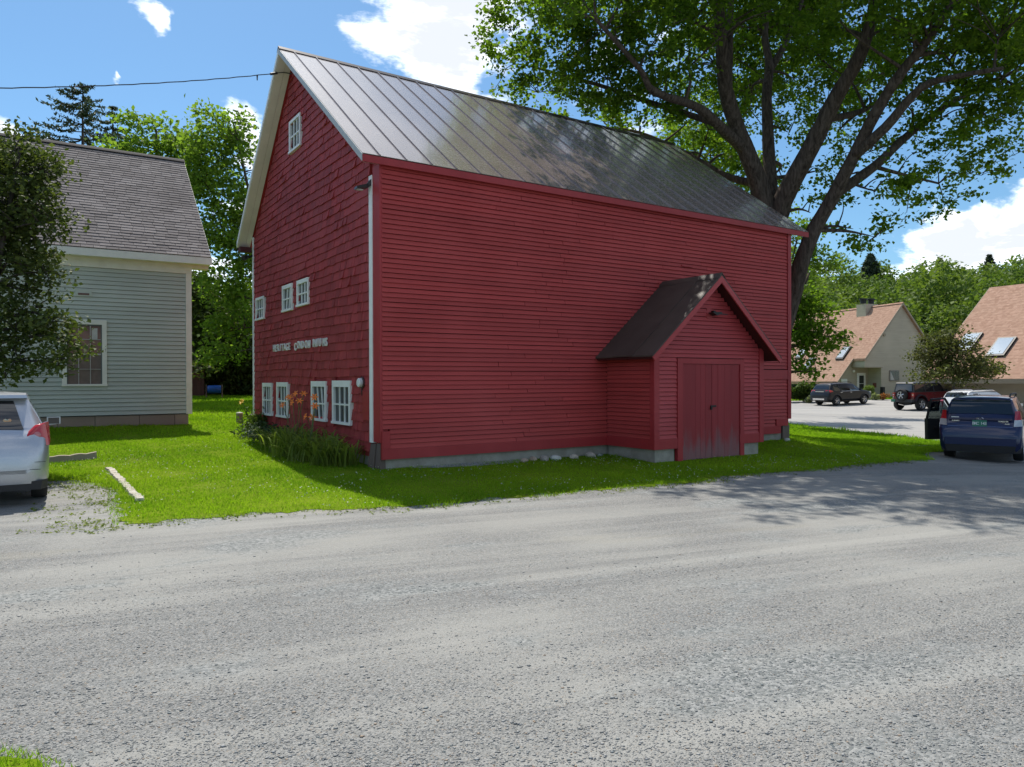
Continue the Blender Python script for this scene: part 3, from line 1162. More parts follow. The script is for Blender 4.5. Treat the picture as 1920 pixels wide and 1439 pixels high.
# ---- things fixed to the gable
fl = MB()
fl.hexa([(-.05, .30, 5.30), (-.05, .42, 5.30), (-.05, .42, 5.42), (-.05, .30, 5.42), (-.10, .33, 5.28), (-.10, .42, 5.28), (-.10, .42, 5.35), (-.10, .33, 5.35)])
fl.hexa([(-.10, .31, 5.26), (-.32, .32, 5.22), (-.32, .46, 5.22), (-.10, .49, 5.26), (-.10, .32, 5.34), (-.31, .33, 5.27), (-.31, .45, 5.27), (-.10, .48, 5.34)])
o = fl.build('floodlight', flat('brown_lamp_metal', (.035, .027, .022), .35, .3), None, loc=(AX, AY, 0), rot=(0, 0, YAW))
tag(o, 'brown floodlight under the near eave corner of the barn gable', 'floodlight')
gl_ = MB().box(-.30, -.18, .35, .44, 5.212, 5.228).build('lens', flat('lamp_lens', (.5, .5, .46), .15), o)
fl2 = MB().tube([(-.03, BW_ - .02, rz_e - .34), (-.10, BW_ + .05, rz_e - .40), (-.14, BW_ + .12, rz_e - .36)], .025, 8)
fl2.tube([(-.14, BW_ + .12, rz_e - .34), (-.26, BW_ + .20, rz_e - .42)], [.03, .075], 10)
fl2.tube([(-.12, BW_ + .02, rz_e - .36), (-.26, BW_ - .02, rz_e - .44)], [.03, .07], 10)
o = fl2.build('floodlight', M_DARK, None, loc=(AX, AY, 0), rot=(0, 0, YAW))
tag(o, 'small twin spotlight under the far eave of the barn gable', 'floodlight')
mt = empty('electric_meter', bw(0, .80, 1.70), YAW)
tag(mt, 'round white meter on the shingled gable beside the white corner board', 'meter')
MB().lathe([(0, -.125), (.075, -.12), (.085, -.11), (.085, -.06), (0, -.06)], 20, 'x').build('meter_face', flat('meter_white', (.72, .73, .74), .3), mt, True, 40)
MB().lathe([(0, -.062), (.11, -.06), (.11, -.03), (0, -.03)], 20, 'x').build('meter_base', flat('meter_grey', (.09, .06, .06), .5), mt, True, 40)
MB().tube([(-.05, -.02, -.11), (-.05, -.03, -.25)], .012, 6).build('wire', M_DARK, mt)
o = MB().box(-.055, -.025, .45, .74, 1.00, 1.55).build('cover_board', M_REDT, None, loc=(AX, AY, 0), rot=(0, 0, YAW))
tag(o, 'plain red board below the white meter on the gable', 'board')

# ---- lettering
sign = empty('lettering_sign', bw(0, 4.6, 2.47), YAW)
tag(sign, 'raised white letters reading HERITAGE CONDOMINIUMS across the shingled gable', 'sign')
M_LET = painted_wood('letter_white', (.78, .78, .76), .06, .5, (3, 3, 3), 0, 0, .2)
YH = np.linspace(6.56, 5.28, 8)
YC = [4.80, 4.60, 4.43, 4.27, 4.03, 3.82, 3.55, 3.42, 3.28, 3.11, 2.86, 2.71]
lm = {}
for ch, yy in list(zip('HERITAGE', YH)) + list(zip('CONDOMINIUMS', YC)):
    if ch not in lm:
        lm[ch] = text_mesh(ch, .245, .012, .003)
        lm[ch].materials.clear()
        lm[ch].materials.append(M_LET)
    tilt = random.uniform(-.05, .05)
    o = mesh_obj('letter', lm[ch], None, sign, (-.048, yy - 4.6, .0 + random.uniform(-.008, .012)))
    o.rotation_euler = (math.pi / 2, 0, -math.pi / 2)
    o.scale = (.92 if ch not in 'MS' else .85, 1, 1)
    if ch == 'C':
        o.rotation_euler = (math.pi / 2, -.16, -math.pi / 2)
        o.location.z -= .03

# ---- service cable
P0 = bw(-.20, 5.15, 9.01)
P1 = px_at(-160, 167, 12.0)
pts = []
for i in range(41):
    s = i / 40
    p = P0.lerp(P1, s)
    p.z -= .55 * 4 * s * (1 - s) * .2
    p.z += .005 * math.sin(i * 2.1)
    pts.append(p)
cab = MB().tube(pts, .011, 6)
cab.tube([pts[1], pts[2]], [.03, .03], 8)
cab.tube([pts[4], pts[4] - Vector((0, 0, .12))], [.02, .012], 6)
cab.tube([P0, bw(-.02, 5.05, 8.98)], .012, 6)
o = cab.build('service_cable', flat('cable_black', (.06, .055, .055), .6))
tag(o, 'overhead service cable sagging from the barn peak across the sky', 'cable')
# ------------------------------------------------------------------ grey house on the left
HYAW = 0.57
HX, HY = -12.65, 20.0
M_GREY = painted_wood('grey_green_clapboard_paint', srgb(184, 192, 182), 0.05, 0.6, (0.5, 0.5, 9), 0, 0.05, 0, 0.35)
M_HTRIM = painted_wood('cream_house_trim', (0.78, 0.78, 0.70), 0.04, 0.55, (2, 2, 2), 0, 0.0, 0, 0.35)


def asphalt_shingle(c0, c1, name, attr=False):
    def fn(t):
        p = t.pos()
        r = t.attr('var') if attr else t.rand()
        c = t.mix(r, c0, c1)
        n = t.noise(p, 90, 3, .7)
        c = t.mix(t.rng(n, .35, .7, 0, .5), c, tuple(x * .6 for x in c0))
        s = t.noise(t.pos((1, 1, .4)), .9, 4)
        c = t.mix(t.rng(s, .45, .75, 0, .45), c, tuple(x * .62 for x in c0))
        return t.principled(c, .95, t.bump(n, .3, .004), 0, .15)
    return mat(name, fn)


M_HSH = asphalt_shingle((.17, .152, .148), (.275, .25, .243), 'grey_asphalt_shingle')
M_HSHM = asphalt_shingle((.17, .152, .148), (.275, .25, .243), 'grey_asphalt_shingle_mass', True)
house = empty('house', (HX, HY, 0), HYAW)
tag(house, 'grey green clapboard house with grey shingle roof, standing left of the barn', 'house')
HW0, HW1, HD = -7.5, 3.70, 8.6
HC0, HC1 = .78, 4.90
hb = MB().box(HW0 + .03, HW1 - .03, .03, HD, .70, 5.0)
wall_h = MB().box(HW0 + .02, HW1 - .02, .03, .16, HC0 - .02, 5.16).build('front_wall', flat('lap_shadow_grey', (.045, .055, .052), .9), house)  # dark backing colour stands in for the shadow between the boards
pg = [(.03, HC0 - .02), (HD, HC0 - .02), (HD, 5.2), (HD / 2, 9.0), (.03, 5.2)]
MB().prism(pg, 'x', HW1 - .14, HW1 - .025).build('gable_wall', M_GREY, house)
MB().prism(pg, 'x', HW0 + .025, HW0 + .14).build('gable_wall', M_GREY, house)
HE = .118
me = MB().add([(0, -.032, 0), (1, -.032, 0), (1, .028, 0), (0, .028, 0), (0, -.008, HE - .009), (1, -.008, HE - .009), (1, .028, HE - .009), (0, .028, HE - .009)],
              [(0, 3, 2, 1), (4, 5, 6, 7), (0, 1, 5, 4), (1, 2, 6, 5), (2, 3, 7, 6), (3, 0, 4, 7)]).mesh('clapboard')
me.materials.append(M_GREY)
WX0, WX1, WZ0, WZ1 = .41, 1.49, 1.60, 3.44
z = HC0
while z < HC1 - .03:
    if WZ0 - HE < z < WZ0:
        mesh_obj('clapboard', me, None, wall_h, (WX0, 0, z), None, (WX1 - WX0, 1, (WZ0 - z + .01) / (HE - .012)))
    if WZ1 - HE < z < WZ1 - .02 and z + HE - .012 > WZ1:
        mesh_obj('clapboard', me, None, wall_h, (WX0, 0, WZ1 - .005), None, (WX1 - WX0, 1, (z + HE - .007 - WZ1) / (HE - .012)))
    for (a, b) in (((HW0 + .16, WX0), (WX1, HW1 - .15)) if WZ0 - HE < z < WZ1 - .02 else ((HW0 + .16, -1.3), (-1.3, HW1 - .15))):
        mesh_obj('clapboard', me, None, wall_h, (a + .002, random.uniform(-.0015, .0015), z), None, (b - a - .004, 1, 1))
    z += HE
MB().box(HW1 - .148, HW1 + .012, -.045, .06, HC0 - .02, HC1 + .005).build('corner_board', M_HTRIM, house)
MB().box(HW0, HW0 + .158, -.045, .06, HC0 - .02, HC1 + .005).build('corner_board', M_HTRIM, house)
MB().box(HW0, HW1 + .02, -.050, .03, HC1 + .007, 5.215).build('frieze_board', M_HTRIM, house)
EZ, RYH, RZH, OV = 5.377, 4.42, 9.44, .40
TH = (RZH - EZ) / (RYH + OV)
hr = MB().prism([(-OV + .02, EZ - .03), (RYH, RZH - .02), (RYH, RZH - .15), (-OV + .02, EZ - .14)], 'x', HW0 - .3, 4.19)
hr.prism([(RYH, RZH - .02), (2 * RYH + OV, EZ - .02), (2 * RYH + OV, EZ - .13), (RYH, RZH - .15)], 'x', HW0 - .3, 4.19)
hroof = hr.build('roof', M_HSH, house)
MB().box(HW0 - .3, 4.22, -OV - .012, -OV + .02, EZ - .21, EZ - .008).build('fascia', M_HTRIM, house)
MB().box(HW0 - .3, 4.20, -OV + .02, -.03, EZ - .20, EZ - .175).build('soffit', M_HTRIM, house)
MB().prism([(-OV, EZ - .01), (RYH, RZH - .01), (RYH, RZH - .17), (-OV, EZ - .17)], 'x', 4.192, 4.215).build('rake_board', M_HTRIM, house)
MB().box(3.72, 4.19, -.02, .30, EZ - .30, EZ - .16).build('eave_return', M_HTRIM, house)
# shingle courses: tabs with shadow gaps; the 300 largest in view single, the rest one mass
RA = math.atan(TH)
slope = math.hypot(RYH + OV, RZH - EZ)
CE = .158
tab = MB().add([(0, 0, .028), (1, 0, .028), (1, .30, .004), (0, .30, .004), (0, 0, 0), (1, 0, 0), (1, .30, -.004), (0, .30, -.004)],
               [(0, 1, 2, 3), (7, 6, 5, 4), (0, 4, 5, 1), (1, 5, 6, 2), (2, 6, 7, 3), (3, 7, 4, 0)]).mesh('roof_shingle')
tab.materials.append(M_HSH)
tabs = []
nc = int(slope / CE)
for r in range(nc):
    s0 = r * CE
    x = 4.20 - random.uniform(.0, .3)
    first = True
    xs = 4.21
    while xs > HW0 - .25:
        w = (.305 if not first else random.choice((.15, .305, .22))) * random.uniform(.96, 1.04)
        first = False
        tabs.append((xs - w, w, s0, random.uniform(0, .006)))
        xs -= w


def roof_pt(x, s, n):
    return (x, -OV + s * math.cos(RA) - n * math.sin(RA), EZ + s * math.sin(RA) + n * math.cos(RA))


vis = sorted(tabs, key=lambda q: (q[0] < -.4, q[2]))
mass = MB()
for i, (x, w, s0, th) in enumerate(vis):
    if i < 300:
        p = roof_pt(x, s0, 0)
        mesh_obj('roof_shingle', tab, None, hroof, p, (RA, 0, 0), (w - .008, .75, .8 + th * 60))
    else:
        a, b = x, x + w - .008
        n0 = .024 + th
        mass.hexa([roof_pt(a, s0, 0), roof_pt(b, s0, 0), roof_pt(b, s0 + .22, -.004), roof_pt(a, s0 + .22, -.004),
                   roof_pt(a, s0, n0), roof_pt(b, s0, n0), roof_pt(b, s0 + .22, .003), roof_pt(a, s0 + .22, .003)])
o = mass.build_var('roof_shingles', M_HSHM, hroof, 8, RNG)
o['kind'] = 'stuff'
MB().prism([(RYH - .16, RZH - .10), (RYH, RZH + .06), (RYH + .16, RZH - .10), (RYH, RZH + .03)], 'x', HW0 - .32, 4.22).build('ridge_cap', flat('dark_ridge', (.05, .042, .045), .8), hroof)
MB().hexa([roof_pt(HW0 - .3, slope - .17, .03), roof_pt(4.2, slope - .17, .03), roof_pt(4.2, slope - .06, .03), roof_pt(HW0 - .3, slope - .06, .03),
           roof_pt(HW0 - .3, slope - .17, .06), roof_pt(4.2, slope - .17, .06), roof_pt(4.2, slope - .06, .06), roof_pt(HW0 - .3, slope - .06, .06)]).build('ridge_vent', flat('dark_vent', (.02, .017, .018), .9), hroof)
# foundation of brownish blocks
M_BLOCK = painted_wood('brown_block', (.30, .235, .185), .15, .9, (3, 3, 3), 0, .06)
x = HW0 + .1
while x < HW1 - .12:
    w = min(random.uniform(.85, 1.3), HW1 - .08 - x)
    MB().box(x + .006, x + w - .006, .02 - random.uniform(0, .02), .3, -.1, HC0 - .03).build('foundation_block', M_BLOCK, house)
    x += w
MB().box(HW1 - .30, HW1 - .06, .31, HD - .1, -.1, HC0 - .03).build('foundation_wall', M_BLOCK, house)
# window
wm = MB().box(WX0, WX1, -.06, .03, WZ1 - .13, WZ1)
wm.box(WX0, WX0 + .115, -.06, .03, WZ0 + .055, WZ1 - .13)
wm.box(WX1 - .115, WX1, -.06, .03, WZ0 + .055, WZ1 - .13)
wm.box(WX0 - .01, WX1 + .01, -.075, .03, WZ0, WZ0 + .055)
win = wm.build('window', M_HTRIM, house)


def screen_mat(t):
    p = t.pos()
    n = t.noise(p, 1.5, 4)
    c = t.mix(t.rng(n, .35, .65), (.12, .055, .045), (.24, .12, .095))
    return t.principled(c, .25, None, 0, .3)


gx0, gx1, gz0, gz1 = WX0 + .115, WX1 - .115, WZ0 + .055, WZ1 - .13
zm = gz0 + (gz1 - gz0) * .50
MB().box(gx0, gx1, -.008, .012, zm, gz1).build('pane', mat('red_room_glass', screen_mat), win)
MB().box(gx0, gx1, -.004, .012, gz0, zm).build('pane', flat('screen_glass', (.17, .125, .105), .4, 0, .25), win)
M_MUN = flat('thin_muntin', (.42, .40, .37), .5)
for zz, th in ((zm, .02), ((zm + gz1) / 2, .010), ((zm + gz0) / 2, .008)):
    MB().box(gx0 - .002, gx1 + .002, -.03, -.010, zz - th, zz + th).build('glazing_bar', M_MUN, win)
for k in (1, 2):
    c = gx0 + (gx1 - gx0) * k / 3
    MB().box(c - .010, c + .010, -.028, -.0095, gz0, gz1).build('glazing_bar', M_MUN, win)
fm = MB().box(gx0 - .001, gx0 + .03, -.032, -.009, gz0, gz1)
fm.build('sash', flat('dark_sash', (.10, .11, .105), .5), win)
MB().box(gx1 - .03, gx1 + .001, -.032, -.009, gz0, gz1).build('sash', MATS['dark_sash'], win)
MB().box(gx0 + .031, gx1 - .031, -.034, -.011, gz1 - .035, gz1).build('sash', MATS['dark_sash'], win)
MB().box(gx0 + .6, gx0 + .74, -.012, -.0085, gz1 - .40, gz1 - .10).build('paper_shade', flat('paper_white', (.5, .5, .47), .7), win)
vm = MB().box(.74, 1.13, -.05, .02, 4.08, 4.28)
vent = vm.build('vent', M_GREY, house)
MB().box(.80, 1.07, -.062, -.048, 4.12, 4.17).build('louvre', flat('vent_brown', (.16, .09, .08), .7), vent)

# ------------------------------------------------------------------ tan houses beyond the parking lot
M_TAN = painted_wood('tan_siding_paint', srgb(176, 166, 148), .04, .65, (.4, .4, 5), 0, .02)
M_TANT = painted_wood('tan_trim', srgb(150, 138, 120), .04, .6, (2, 2, 2), 0, 0)


def pink_roof(t):
    p = t.pos((1, 1, 1))
    v = t.voro(t.pos((3, 3, 4.5)), 1.6, 'Color')
    sp = t.n('ShaderNodeSeparateColor')
    t.l(v, sp.inputs[0])
    c = t.mix(sp.outputs[0], (.30, .182, .130), (.41, .262, .195))
    n = t.noise(p, .5, 3)
    c = t.mix(t.rng(n, .4, .7, 0, .4), c, (.36, .24, .175))
    w = t.n('ShaderNodeTexWave')
    w.bands_direction = 'Z'
    w.inputs['Scale'].default_value = 1.6
    t.l(p, w.inputs['Vector'])
    return t.principled(c, .95, t.bump(w.outputs[0], .25, .03), 0, .1)


M_PINK = mat('terracotta_shingle', pink_roof)
M_SKYL = mat('skylight_glass', lambda t: t.principled((.45, .5, .55), .05, None, .7, .8))
M_HGL = glass('house_glass', (.03, .035, .035), .08)


def siding_gable(poly_fn, z0, z1, xa, thick, exp=.20):
    """lapped siding rows of a gable facing -y; poly_fn(z) gives (x0, x1)"""
    m = MB()
    z = z0
    while z < z1 - .05:
        h = min(exp, z1 - z)
        a0, b0 = poly_fn(z)
        a1, b1 = poly_fn(z + h)
        m.hexa([(a0, xa - .035, z), (b0, xa - .035, z), (b0, xa + thick, z), (a0, xa + thick, z), (a1, xa - .008, z + h), (b1, xa - .008, z + h), (b1, xa + thick, z + h), (a1, xa + thick, z + h)])
        z += h
    return m


def skylight(parent, x, s, w, h, ang, y0, z0, side):
    """glazed frame on a slope: s metres up the slope from the eave"""
    e = empty('skylight', (x, 0, 0))
    return e


# house one: local x along the gable, y along the ridge (away from the camera)
H1 = Vector((34.7, 66.0, 0))
h1yaw = math.atan2(.28, .96)
h1 = empty('house', (H1.x, H1.y, 0), h1yaw)
tag(h1, 'tan sided house with steep terracotta roof behind the black SUV', 'house')
HWD, AZ, FZ, GZ0 = 5.7, 8.50, 1.50, .10
TP = (AZ - FZ) / HWD
DEP = 16.0


def g1(z):
    half = (AZ - .12 - z) / TP
    l = -half
    r = half
    return (max(l, -HWD + .3), min(r, HWD - .3))


# upper gable (over the porch recess) and lower parts
siding_gable(lambda z: (max(g1(z)[0], -3.9 if z < 3.55 else -3.9), g1(z)[1]), 2.78, AZ - .2, 0, .2).build('gable_wall', M_TAN, h1)
siding_gable(lambda z: (-2.0, g1(z)[1]), GZ0 - .3, 2.775, 0, .2).build('ground_wall', M_TAN, h1)
siding_gable(lambda z: (max(-HWD + .35, -(AZ - .35 - z) / TP), -1.98), GZ0 - .3, 2.9 + .6, 1.6, .2).build('recessed_wall', M_TAN, h1)
MB().box(-2.15, -2.0, -.02, 1.6, GZ0 - .3, 2.77).build('porch_side', M_TAN, h1)
MB().box(-3.92, -2.0, -.03, 1.6, 2.70, 2.775).build('porch_ceiling', M_TANT, h1)
MB().box(-3.95, -3.85, -.04, 1.6, 2.78, 3.5).build('porch_side', M_TAN, h1)
# roof
r1 = MB()
for sg in (-1, 1):
    r1.prism([(sg * HWD, FZ), (0, AZ), (0, AZ - .22), (sg * HWD, FZ - .22)], 'y', 1.2 if False else -.25, DEP) if sg > 0 else None
# left slope: set back behind the recess at its foot
xk = -4.05
zk = AZ + TP * xk
r1.prism([(xk, zk), (0, AZ), (0, AZ - .22), (xk, zk - .22)], 'y', -.25, DEP)
r1.prism([(-HWD, FZ), (xk, zk), (xk, zk - .22), (-HWD, FZ - .22)], 'y', 1.25, DEP)
r1o = r1.build('roof', M_PINK, h1)
MB().prism([(xk - .02, zk + .015), (0, AZ + .015), (0, AZ - .20), (xk - .02, zk - .20)], 'y', -.28, -.252).build('rake_board', M_TANT, h1)
MB().prism([(HWD, FZ + .01), (0, AZ + .012), (0, AZ - .20), (HWD, FZ - .20)], 'y', -.282, -.254).build('rake_board', M_TANT, h1)
MB().prism([(-HWD - .02, FZ), (xk, zk + .012), (xk, zk - .20), (-HWD - .02, FZ - .21)], 'y', 1.22, 1.248).build('rake_board', M_TANT, h1)
MB().prism([(-.15, AZ - .08), (0, AZ + .05), (.15, AZ - .08), (0, AZ + .02)], 'y', -.29, DEP).build('ridge_cap', M_PINK, r1o)
ch = MB().box(-.75, .65, 3.4, 4.6, AZ - 1.2, AZ + .22).build('chimney', M_TAN, h1)
for xx in (-.5, .4):
    MB().lathe([(.0, AZ + .3), (.26, AZ + .3), (.26, AZ + .62), (.36, AZ + .64), (.36, AZ + .78), (.0, AZ + .82)], 12, 'z', (xx, 4.0, 0)).build('chimney_pot', M_DARK, ch)


def sky_on(parent, xe, y0, y1, s0, s1, sgn=-1):
    """skylight on house-one style slope; s measured as x distance from the ridge"""
    xa, xb = sgn * s1, sgn * s0
    za, zb_ = AZ - TP * s1, AZ - TP * s0
    n = Vector((sgn * TP, 0, 1)).normalized()

    def P(x, z, y, h):
        return (x + n.x * h, y, z + n.z * h)
    f = MB().hexa([P(xa, za, y0, 0), P(xa, za, y1, 0), P(xb, zb_, y1, 0), P(xb, zb_, y0, 0), P(xa, za, y0, .14), P(xa, za, y1, .14), P(xb, zb_, y1, .14), P(xb, zb_, y0, .14)])
    fo = f.build('skylight', M_DARK, parent)
    e = .12
    ya, yb = y0 + e, y1 - e
    q = .1
    MB().hexa([P(xa - sgn * q, za + TP * q, ya, .12), P(xa - sgn * q, za + TP * q, yb, .12), P(xb + sgn * q, zb_ - TP * q, yb, .12), P(xb + sgn * q, zb_ - TP * q, ya, .12),
               P(xa - sgn * q, za + TP * q, ya, .16), P(xa - sgn * q, za + TP * q, yb, .16), P(xb + sgn * q, zb_ - TP * q, yb, .16), P(xb + sgn * q, zb_ - TP * q, ya, .16)]).build('pane', M_SKYL, fo)


sky_on(h1, 0, 2.4, 3.4, 3.15, 4.1)
sky_on(h1, 0, 6.2, 7.2, 3.9, 4.8)
sky_on(h1, 0, 8.4, 9.4, 3.0, 3.9)
# door, windows, fittings
dm = MB().box(-3.35, -2.45, 1.52, 1.62, .15, 2.25).build('door', flat('white_door', (.75, .75, .73), .5), h1)
MB().box(-3.15, -2.66, 1.50, 1.519, .62, 2.02).build('pane', M_HGL, dm)
MB().box(-3.16, -2.65, 1.488, 1.499, 1.28, 1.32).build('glazing_bar', MATS['white_door'], dm)
wmn = MB().box(-1.30, -.25, -.09, -.01, 1.52, 2.48).build('window', flat('brown_window_frame', (.22, .19, .165), .6), h1)
MB().box(-1.23, -.80, -.10, -.085, 1.60, 2.40).build('pane', M_HGL, wmn)
MB().box(-.74, -.32, -.10, -.085, 1.60, 2.40).build('pane', M_HGL, wmn)
MB().prism([(-1.23, 1.60), (-.80, 1.60), (-1.23, 2.40)], 'y', -.106, -.101).build('blind', flat('pale_blind', (.45, .43, .4), .7), wmn)
wmn = MB().box(-5.1, -4.45, 1.50, 1.58, 1.05, 1.72).build('window', flat('pale_panel', (.66, .67, .65), .6), h1)
o = MB().lathe([(0, 1.40), (.09, 1.42), (.12, 1.50), (.10, 1.56), (0, 1.58)], 10, 'y', (-3.75, 0, 2.42)).build('porch_lamp', flat('lamp_white', (.8, .8, .76), .4), h1, True)
o = MB().box(-2.18, -2.155, .55, .95, .95, 1.35).build('plaque', flat('brown_plaque', (.20, .06, .04), .6), h1)
o = MB().lathe([(0, -.12), (.13, -.12), (.13, -.02), (0, -.02)], 10, 'y', (-2.05 + .2, 0, 5.6)).build('vent_cap', M_TANT, h1)
MB().box(-2.30, -2.05, -.35, -.05, -.1, 1.0).build('rail_post', M_DARK, h1)

# house two: ridge runs towards the camera on the right, roof slope faces the lot
H2R = Vector((34.9, 54.0, 0))
h2yaw = math.atan2(.43, .90) * 1.0
h2 = empty('house', (H2R.x, H2R.y, 0), h2yaw)
tag(h2, 'tan house whose broad terracotta roof with two skylights meets the right edge', 'house')
# local: x = away to the right of the slope, y = ridge direction away; slope falls towards -x
AZ2, FZ2 = 8.37, 1.72
RUN = 7.6
T2 = (AZ2 - FZ2) / RUN
r2 = MB().prism([(-RUN, FZ2), (0, AZ2), (0, AZ2 - .22), (-RUN, FZ2 - .22)], 'y', -18, 0)
r2.prism([(0, AZ2), (RUN, FZ2), (RUN, FZ2 - .22), (0, AZ2 - .22)], 'y', -18, 0)
r2.build('roof', M_PINK, h2)
MB().prism([(-RUN, FZ2 + .01), (0, AZ2 + .01), (0, AZ2 - .2), (-RUN, FZ2 - .2)], 'y', .004, .03).build('rake_board', M_TANT, h2)
MB().box(-RUN - .03, -RUN - .002, -18, 0, FZ2 - .30, FZ2 - .02).build('fascia', M_TANT, h2)
m = MB()
z = -.3
while z < FZ2 - .3:
    m.hexa([(-RUN + 1.7, -17.6, z), (-RUN + 1.95, -17.6, z), (-RUN + 1.95, -.5, z), (-RUN + 1.7, -.5, z), (-RUN + 1.73, -17.6, z + .2), (-RUN + 1.95, -17.6, z + .2), (-RUN + 1.95, -.5, z + .2), (-RUN + 1.73, -.5, z + .2)])
    z += .2
m.build('side_wall', M_TAN, h2)
siding_gable(lambda z: (max(-RUN + .9, -(AZ2 - .3 - z) / T2), min(RUN - .9, (AZ2 - .3 - z) / T2)), -.3, AZ2 - .4, -.55, .2).build('gable_wall', M_TAN, h2)
AZ_, TP_ = AZ, TP
AZ, TP = AZ2, T2
sky_on(h2, 0, -2.1, -.9, 4.1, 5.5)
sky_on(h2, 0, -4.6, -3.4, 4.6, 6.0)
AZ, TP = AZ_, TP_
# ------------------------------------------------------------------ trees
def bark_mat(name, c0, c1):
    def fn(t):
        p = t.pos((6, 6, 1.2))
        n = t.noise(p, 2.2, 6, .65, .6)
        c = t.mix(t.rng(n, .35, .68), c0, c1)
        return t.principled(c, .95, t.bump(n, .9, .04), 0, .1)
    return mat(name, fn)


M_BARK = bark_mat('maple_bark', (.045, .035, .029), (.150, .120, .100))
M_BARK2 = bark_mat('grey_bark', (.04, .036, .03), (.12, .105, .09))
M_MAPLE = foliage('maple_leaves', (.052, .108, .013), (.150, .235, .026), .6)
M_BACKL = foliage('pale_green_leaves', (.095, .168, .028), (.205, .300, .050), .55)
M_DARKL = foliage('dark_green_leaves', (.034, .058, .016), (.125, .155, .045), .3)
M_FOREST = foliage('forest_leaves', (.060, .110, .022), (.185, .250, .050), .35, (.100, .155, .040))
M_SPRUCE = foliage('spruce_needles', (.040, .062, .040), (.095, .125, .080), .15)
M_CRAB = foliage('bronze_green_leaves', (.050, .066, .022), (.130, .150, .040), .35, (.115, .100, .045))
M_BUSH = foliage('shrub_leaves', (.040, .075, .014), (.105, .155, .030), .35)


def smooth_path(pts, k=4):
    pts = [Vector(p) for p in pts]
    out = []
    n = len(pts)
    for i in range(n - 1):
        p0, p1, p2, p3 = pts[max(i - 1, 0)], pts[i], pts[i + 1], pts[min(i + 2, n - 1)]
        for j in range(k):
            t = j / k
            out.append(0.5 * ((2 * p1) + (-p0 + p2) * t + (2 * p0 - 5 * p1 + 4 * p2 - p3) * t * t + (-p0 + 3 * p1 - 3 * p2 + p3) * t ** 3))
    out.append(pts[-1])
    return out


def limb(mb, pts, r0, r1, n=9, k=4, wob=.06):
    sp = smooth_path(pts, k)
    N = len(sp)
    rad = [r0 + (r1 - r0) * (i / (N - 1)) ** .8 for i in range(N)]
    mb.tube(sp, rad, n, True, wob)
    return list(zip(sp, rad))


def twigs(mb, limb_pts, targets, r_base=.045, sub=None):
    """a curved branch from the nearest fitting limb point out to each target"""
    LP = np.array([p[0][:] for p in limb_pts])
    LR = np.array([p[1] for p in limb_pts])
    res = []
    for tg in targets:
        d = np.linalg.norm(LP - np.array(tg[:]), axis=1)
        # prefer a start below the target
        pen = d + np.maximum(0, LP[:, 2] - tg.z) * .7
        i = int(np.argmin(pen))
        a = Vector(LP[i])
        r = min(LR[i] * .7, r_base + .012 * d[i])
        mid = a.lerp(tg, .5) + Vector((random.uniform(-.12, .12), random.uniform(-.12, .12), random.uniform(.0, .18))) * d[i]
        sp = smooth_path([a, mid, tg], 4)
        mb.tube(sp, [r + (.008 - r) * (j / (len(sp) - 1)) for j in range(len(sp))], 5, False)
        res += list(zip(sp, [r * .6] * len(sp)))
    return res


def clumps_in(blobs, per_m3, rng, shell=.55):
    """clump centres filling ellipsoid blobs: (centre, rx, ry, rz, weight)"""
    out = []
    for (c, rx, ry, rz, w) in blobs:
        n = max(3, int(4.19 * rx * ry * rz * per_m3 * w))
        d = unit(rng.normal(size=(n, 3)))
        r = rng.uniform(shell ** 3, 1, n) ** (1 / 3)
        out.append(np.array(c[:]) + d * r[:, None] * np.array([rx, ry, rz]))
    return np.concatenate(out)


def leaves_from(clumps, per, spread, size, rng, **kw):
    n = len(clumps)
    cnt = rng.poisson(per, n) + 2
    C = np.repeat(clumps, cnt, 0)
    off = rng.normal(size=C.shape) * spread
    off[:, 2] *= .6
    return leaf_arrays(C + off, size, rng, **kw)


def tree_thing(name, loc, label, cat, wood_mb, leaf_vfv, m_bark, m_leaf, group=None):
    root = empty(name, loc)
    tag(root, label, cat, group)
    inv = Vector(loc)
    if wood_mb is not None:
        wood_mb.v = [(v[0] - inv.x, v[1] - inv.y, v[2] - inv.z) for v in wood_mb.v]
        wood_mb.build('trunk', m_bark, root, True)
    V, F, var = leaf_vfv
    mesh_obj('crown', np_mesh('crown', V - np.array(inv[:]), F, m_leaf, var), None, root)
    return root


# ---- the big maple behind the barn's far corner
def mp(u, v, d):
    return px_at(u, v, d)


